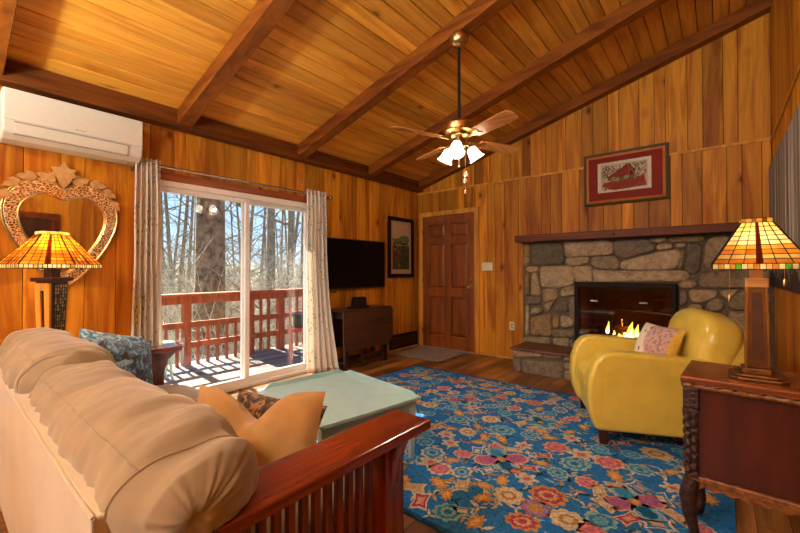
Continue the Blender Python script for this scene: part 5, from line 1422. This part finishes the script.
for sx in (-1,1):
    for sy in (-1,1): m = MB(); m.box((sx*.17-.022,sy*.17-.022,0),(sx*.17+.022,sy*.17+.022,.46)); m.build('leg', M['red'], t, bevel=.003)
t = thing('lidded_bin', 'black lidded box standing on the red deck table', 'box', (-.72,-1.60,.41))
mb = MB(); mb.box((-.15,-.16,0),(.15,.16,.15)); mb.build('body', M['black'], t, bevel=.012)
mb = MB(); mb.box((-.165,-.175,.15),(.165,.175,.185)); mb.build('lid', M['black'], t, bevel=.01)
t = thing('hanging_feeder', 'green hanging feeder at the top of the left glass pane', 'feeder', (-.33,-2.80,1.90))
mb = MB(); mb.lathe([(0,0),(.045,.005),(.062,.03),(.062,.16),(.05,.18),(0,.185)], (0,0,0), 16); mb.build('body', M['green'], t)
mb = MB(); mb.tube([(0,0,.18),(0,0,.45)], .003, 5); mb.build('cord', M['cord'], t)
t = thing('hanging_feeder', 'small black hanging feeder at the top right of the right glass pane', 'feeder', (-.33,-1.945,1.745))
mb = MB(); mb.lathe([(0,0),(.025,.005),(.034,.03),(.026,.06),(0,.068)], (0,0,0), 14); mb.build('body', M['black'], t)
mb = MB(); mb.tube([(0,0,.066),(0,0,.60)], .0025, 5); mb.build('cord', M['cord'], t)

# ------------------------------------------------------------------ woods outside
GZ = lambda x, y: -2.6 - .02*(-x-3) + .7*noise.noise(Vector((x*.05, y*.05, 3))) + max(0, -x-25)*.13
mb = MB()
mb.sheet(lambda u,v: (-2.2-70*u*u-.5*u, -45+110*v, GZ(-2.2-70*u*u, -45+110*v)), 40, 60, smooth=True)
struct(mb.build('ground', M['ground']), 'leaf covered hillside below the deck', 'ground')
def branch(mb, p, d, L, r, depth, rg, n=5):
    pts = [Vector(p)]; d = d.normalized(); k = max(3, int(L/.35)) if depth else 3
    k = min(k, 9); ds = []
    for i in range(k):
        d = (d + Vector((rg.uniform(-1,1),rg.uniform(-1,1),rg.uniform(-.5,.9)))*.16).normalized(); ds.append(d.copy())
        pts.append(pts[-1]+d*(L/k))
    mb.tube(pts, [r*(1-.75*i/k) for i in range(k+1)], n, cap=False)
    if depth > 0:
        m = rg.randint(3,5)
        for j in range(m):
            i = rg.randint(1,k-1) if k > 1 else 0; q = pts[i+1]; a = rg.random()*6.28
            side = ds[i].cross(Vector((math.cos(a),math.sin(a),.3))).normalized()
            branch(mb, q, ds[i]*.55+side*.8, L*rg.uniform(.38,.62), r*.42, depth-1, rg, 4 if depth > 1 else 3)
def tree(label, x, y, h, r, seed, lean=(0,0), bare=.35, nb=9, depth=2, group=None, mat='bark2', bl=.3):
    rg = random.Random(seed); z0 = GZ(x,y)-.15
    t = thing('bare_tree', label, 'tree', (x,y,z0), 0, group)
    pts = []; k = 12
    for i in range(k+1):
        q = i/k; pts.append(Vector((lean[0]*q*h+.12*r*4*noise.noise(Vector((q*3,seed,0))), lean[1]*q*h+.12*r*4*noise.noise(Vector((q*3,seed,9))), q*h)))
    m = MB(); m.tube(pts, [r*(1.25 if i == 0 else 1)*(1-.55*i/k) for i in range(k+1)], 16 if r > .2 else 8); m.build('trunk', M[mat], t)
    m = MB()
    for j in range(nb):
        q = bare+(1-bare)*(j+.5)/nb; i = min(k-1,int(q*k)); p = pts[i].lerp(pts[i+1], q*k-i); a = rg.random()*6.28
        branch(m, p, Vector((math.cos(a),math.sin(a),rg.uniform(.2,.9))), h*bl*(1.15-q)*rg.uniform(.6,1.2), r*.32, depth, rg)
    m.build('branches', M['twig2'] if mat == 'thin' else M['bark2'], t)
    return t
def along(px, d):
    """point on the ground seen at photograph column px, at distance d from the window wall"""
    a = (px-400)/387.0
    rx, ry = (math.cos(YAW), math.sin(YAW)); fx, fy = (-math.sin(YAW), math.cos(YAW))
    vx, vy = fx+a*rx, fy+a*ry; s = (d+CAM[0])/-vx
    return CAM[0]+vx*s, CAM[1]+vy*s
CAM = (3.753,-4.984,1.19); YAW = .691
TREES = [ # x, y, h, r, bare fraction, label
 (-4.0,-1.53,14,.33,.55,9,'massive rough barked tree trunk filling the left glass pane','bark'),
 (-7.2,1.80,13,.17,.40,9,'grey tree trunk nearest the door stile in the right glass pane','bark2'),
 (-7.6,2.78,13,.16,.40,9,'middle one of the three larger trunks in the right glass pane','bark2'),
 (-8.6,4.10,13,.16,.40,9,'rightmost of the three larger trunks in the right glass pane','bark2'),
]
for i, (x,y,h,r,bare,nb,l,mt) in enumerate(TREES):
    tree(l, x, y, h, r, 40+i, (.004*(i%3-1),.012), bare, nb, 2, None, mt, .22)
rg = random.Random(77)
n = 0
for px in [158,166,172,180,186,200,232,237,243,252,259,281,284,294,309,176,228,248,268,300,163,192,240,275,312]:
    d = rg.uniform(9,24); x, y = along(px+rg.uniform(-2,2), d)
    while -5.2 < y < .3: d += 3; x, y = along(px, d)
    tree('slender bare tree among the woods beyond the deck', x, y, rg.uniform(8,13), rg.uniform(.05,.12), 100+n, (rg.uniform(-.12,.12),rg.uniform(-.12,.12)), .15, 12, 2, 'slender bare trees beyond the deck'); n += 1
def shrub(x, y, h, seed, mat):
    rg = random.Random(seed); z0 = GZ(x,y)-.1
    m = MB()
    for j in range(16):
        a = rg.random()*6.28
        branch(m, (x+.5*math.cos(a)*rg.random(),y+.5*math.sin(a)*rg.random(),z0), Vector((.45*math.cos(a),.45*math.sin(a),1)), h*rg.uniform(.6,1.1), .018, 2, rg, 3)
    o = m.build('bare_shrub', M[mat]); tag(o, 'pale twiggy bare shrub on the slope below the deck', 'shrub', 'bare shrubs below the deck')
n = 0
for px in (150,160,170,181,192,203,214,226,238,250,262,274,286,298,310,322):
    for d in (4.2,6,9,14):
        x, y = along(px+rg.uniform(-6,6), d+rg.uniform(-.8,.8)); shrub(x, y, 2.5+d*.10+rg.uniform(0,.7), 300+n, 'twig' if n % 3 else 'bark2'); n += 1

# ------------------------------------------------------------------ light and camera
sun = bpy.data.lights.new('sun', 'SUN'); sun.energy = SUNW; sun.angle = math.radians(.6); sun.color = lin('#fff1da')[:3]
so = bpy.data.objects.new('sun', sun); COL.objects.link(so)
so.rotation_euler = Vector((.97,-.09,-.76)).to_track_quat('-Z','Y').to_euler()
wd_ = bpy.data.worlds.new('sky'); S.world = wd_; wd_.use_nodes = True
nt = wd_.node_tree; nt.nodes.clear()
out = nt.nodes.new('ShaderNodeOutputWorld'); bg = nt.nodes.new('ShaderNodeBackground'); bg.inputs[1].default_value = SKYW
tc = nt.nodes.new('ShaderNodeTexCoord'); sp = nt.nodes.new('ShaderNodeSeparateXYZ'); nt.links.new(tc.outputs['Generated'], sp.inputs[0])
c = ramp(nt, sp.outputs['Z'], [(0, lin('#b9c4c8')), (.1, lin('#97b6cf')), (.35, lin('#6c9ccb')), (1, lin('#3f78bd'))])
nt.links.new(c, bg.inputs[0]); nt.links.new(bg.outputs[0], out.inputs[0])

cam = bpy.data.cameras.new('camera'); co = bpy.data.objects.new('camera', cam); COL.objects.link(co)
cam.sensor_width = 36; cam.lens = 387.0*36/800; cam.clip_start = .02; cam.clip_end = 500
yaw, pitch, roll = .691, .011, .0015
f = Vector((-math.sin(yaw), math.cos(yaw), 0)); r_ = Vector((math.cos(yaw), math.sin(yaw), 0)); dn = Vector((0,0,-1))
f2 = math.cos(pitch)*f - math.sin(pitch)*dn; d2v = math.cos(pitch)*dn + math.sin(pitch)*f
r3_ = math.cos(roll)*r_ + math.sin(roll)*d2v; d3v = math.cos(roll)*d2v - math.sin(roll)*r_
mw = Matrix((( r3_.x, -d3v.x, -f2.x, CAM[0]), (r3_.y, -d3v.y, -f2.y, CAM[1]), (r3_.z, -d3v.z, -f2.z, CAM[2]), (0,0,0,1)))
co.matrix_world = mw
S.camera = co
S.view_settings.view_transform = 'Standard'; S.view_settings.look = 'None'
S.view_settings.gamma = 1; S.view_settings.use_curve_mapping = False
S.view_settings.exposure = EXPO
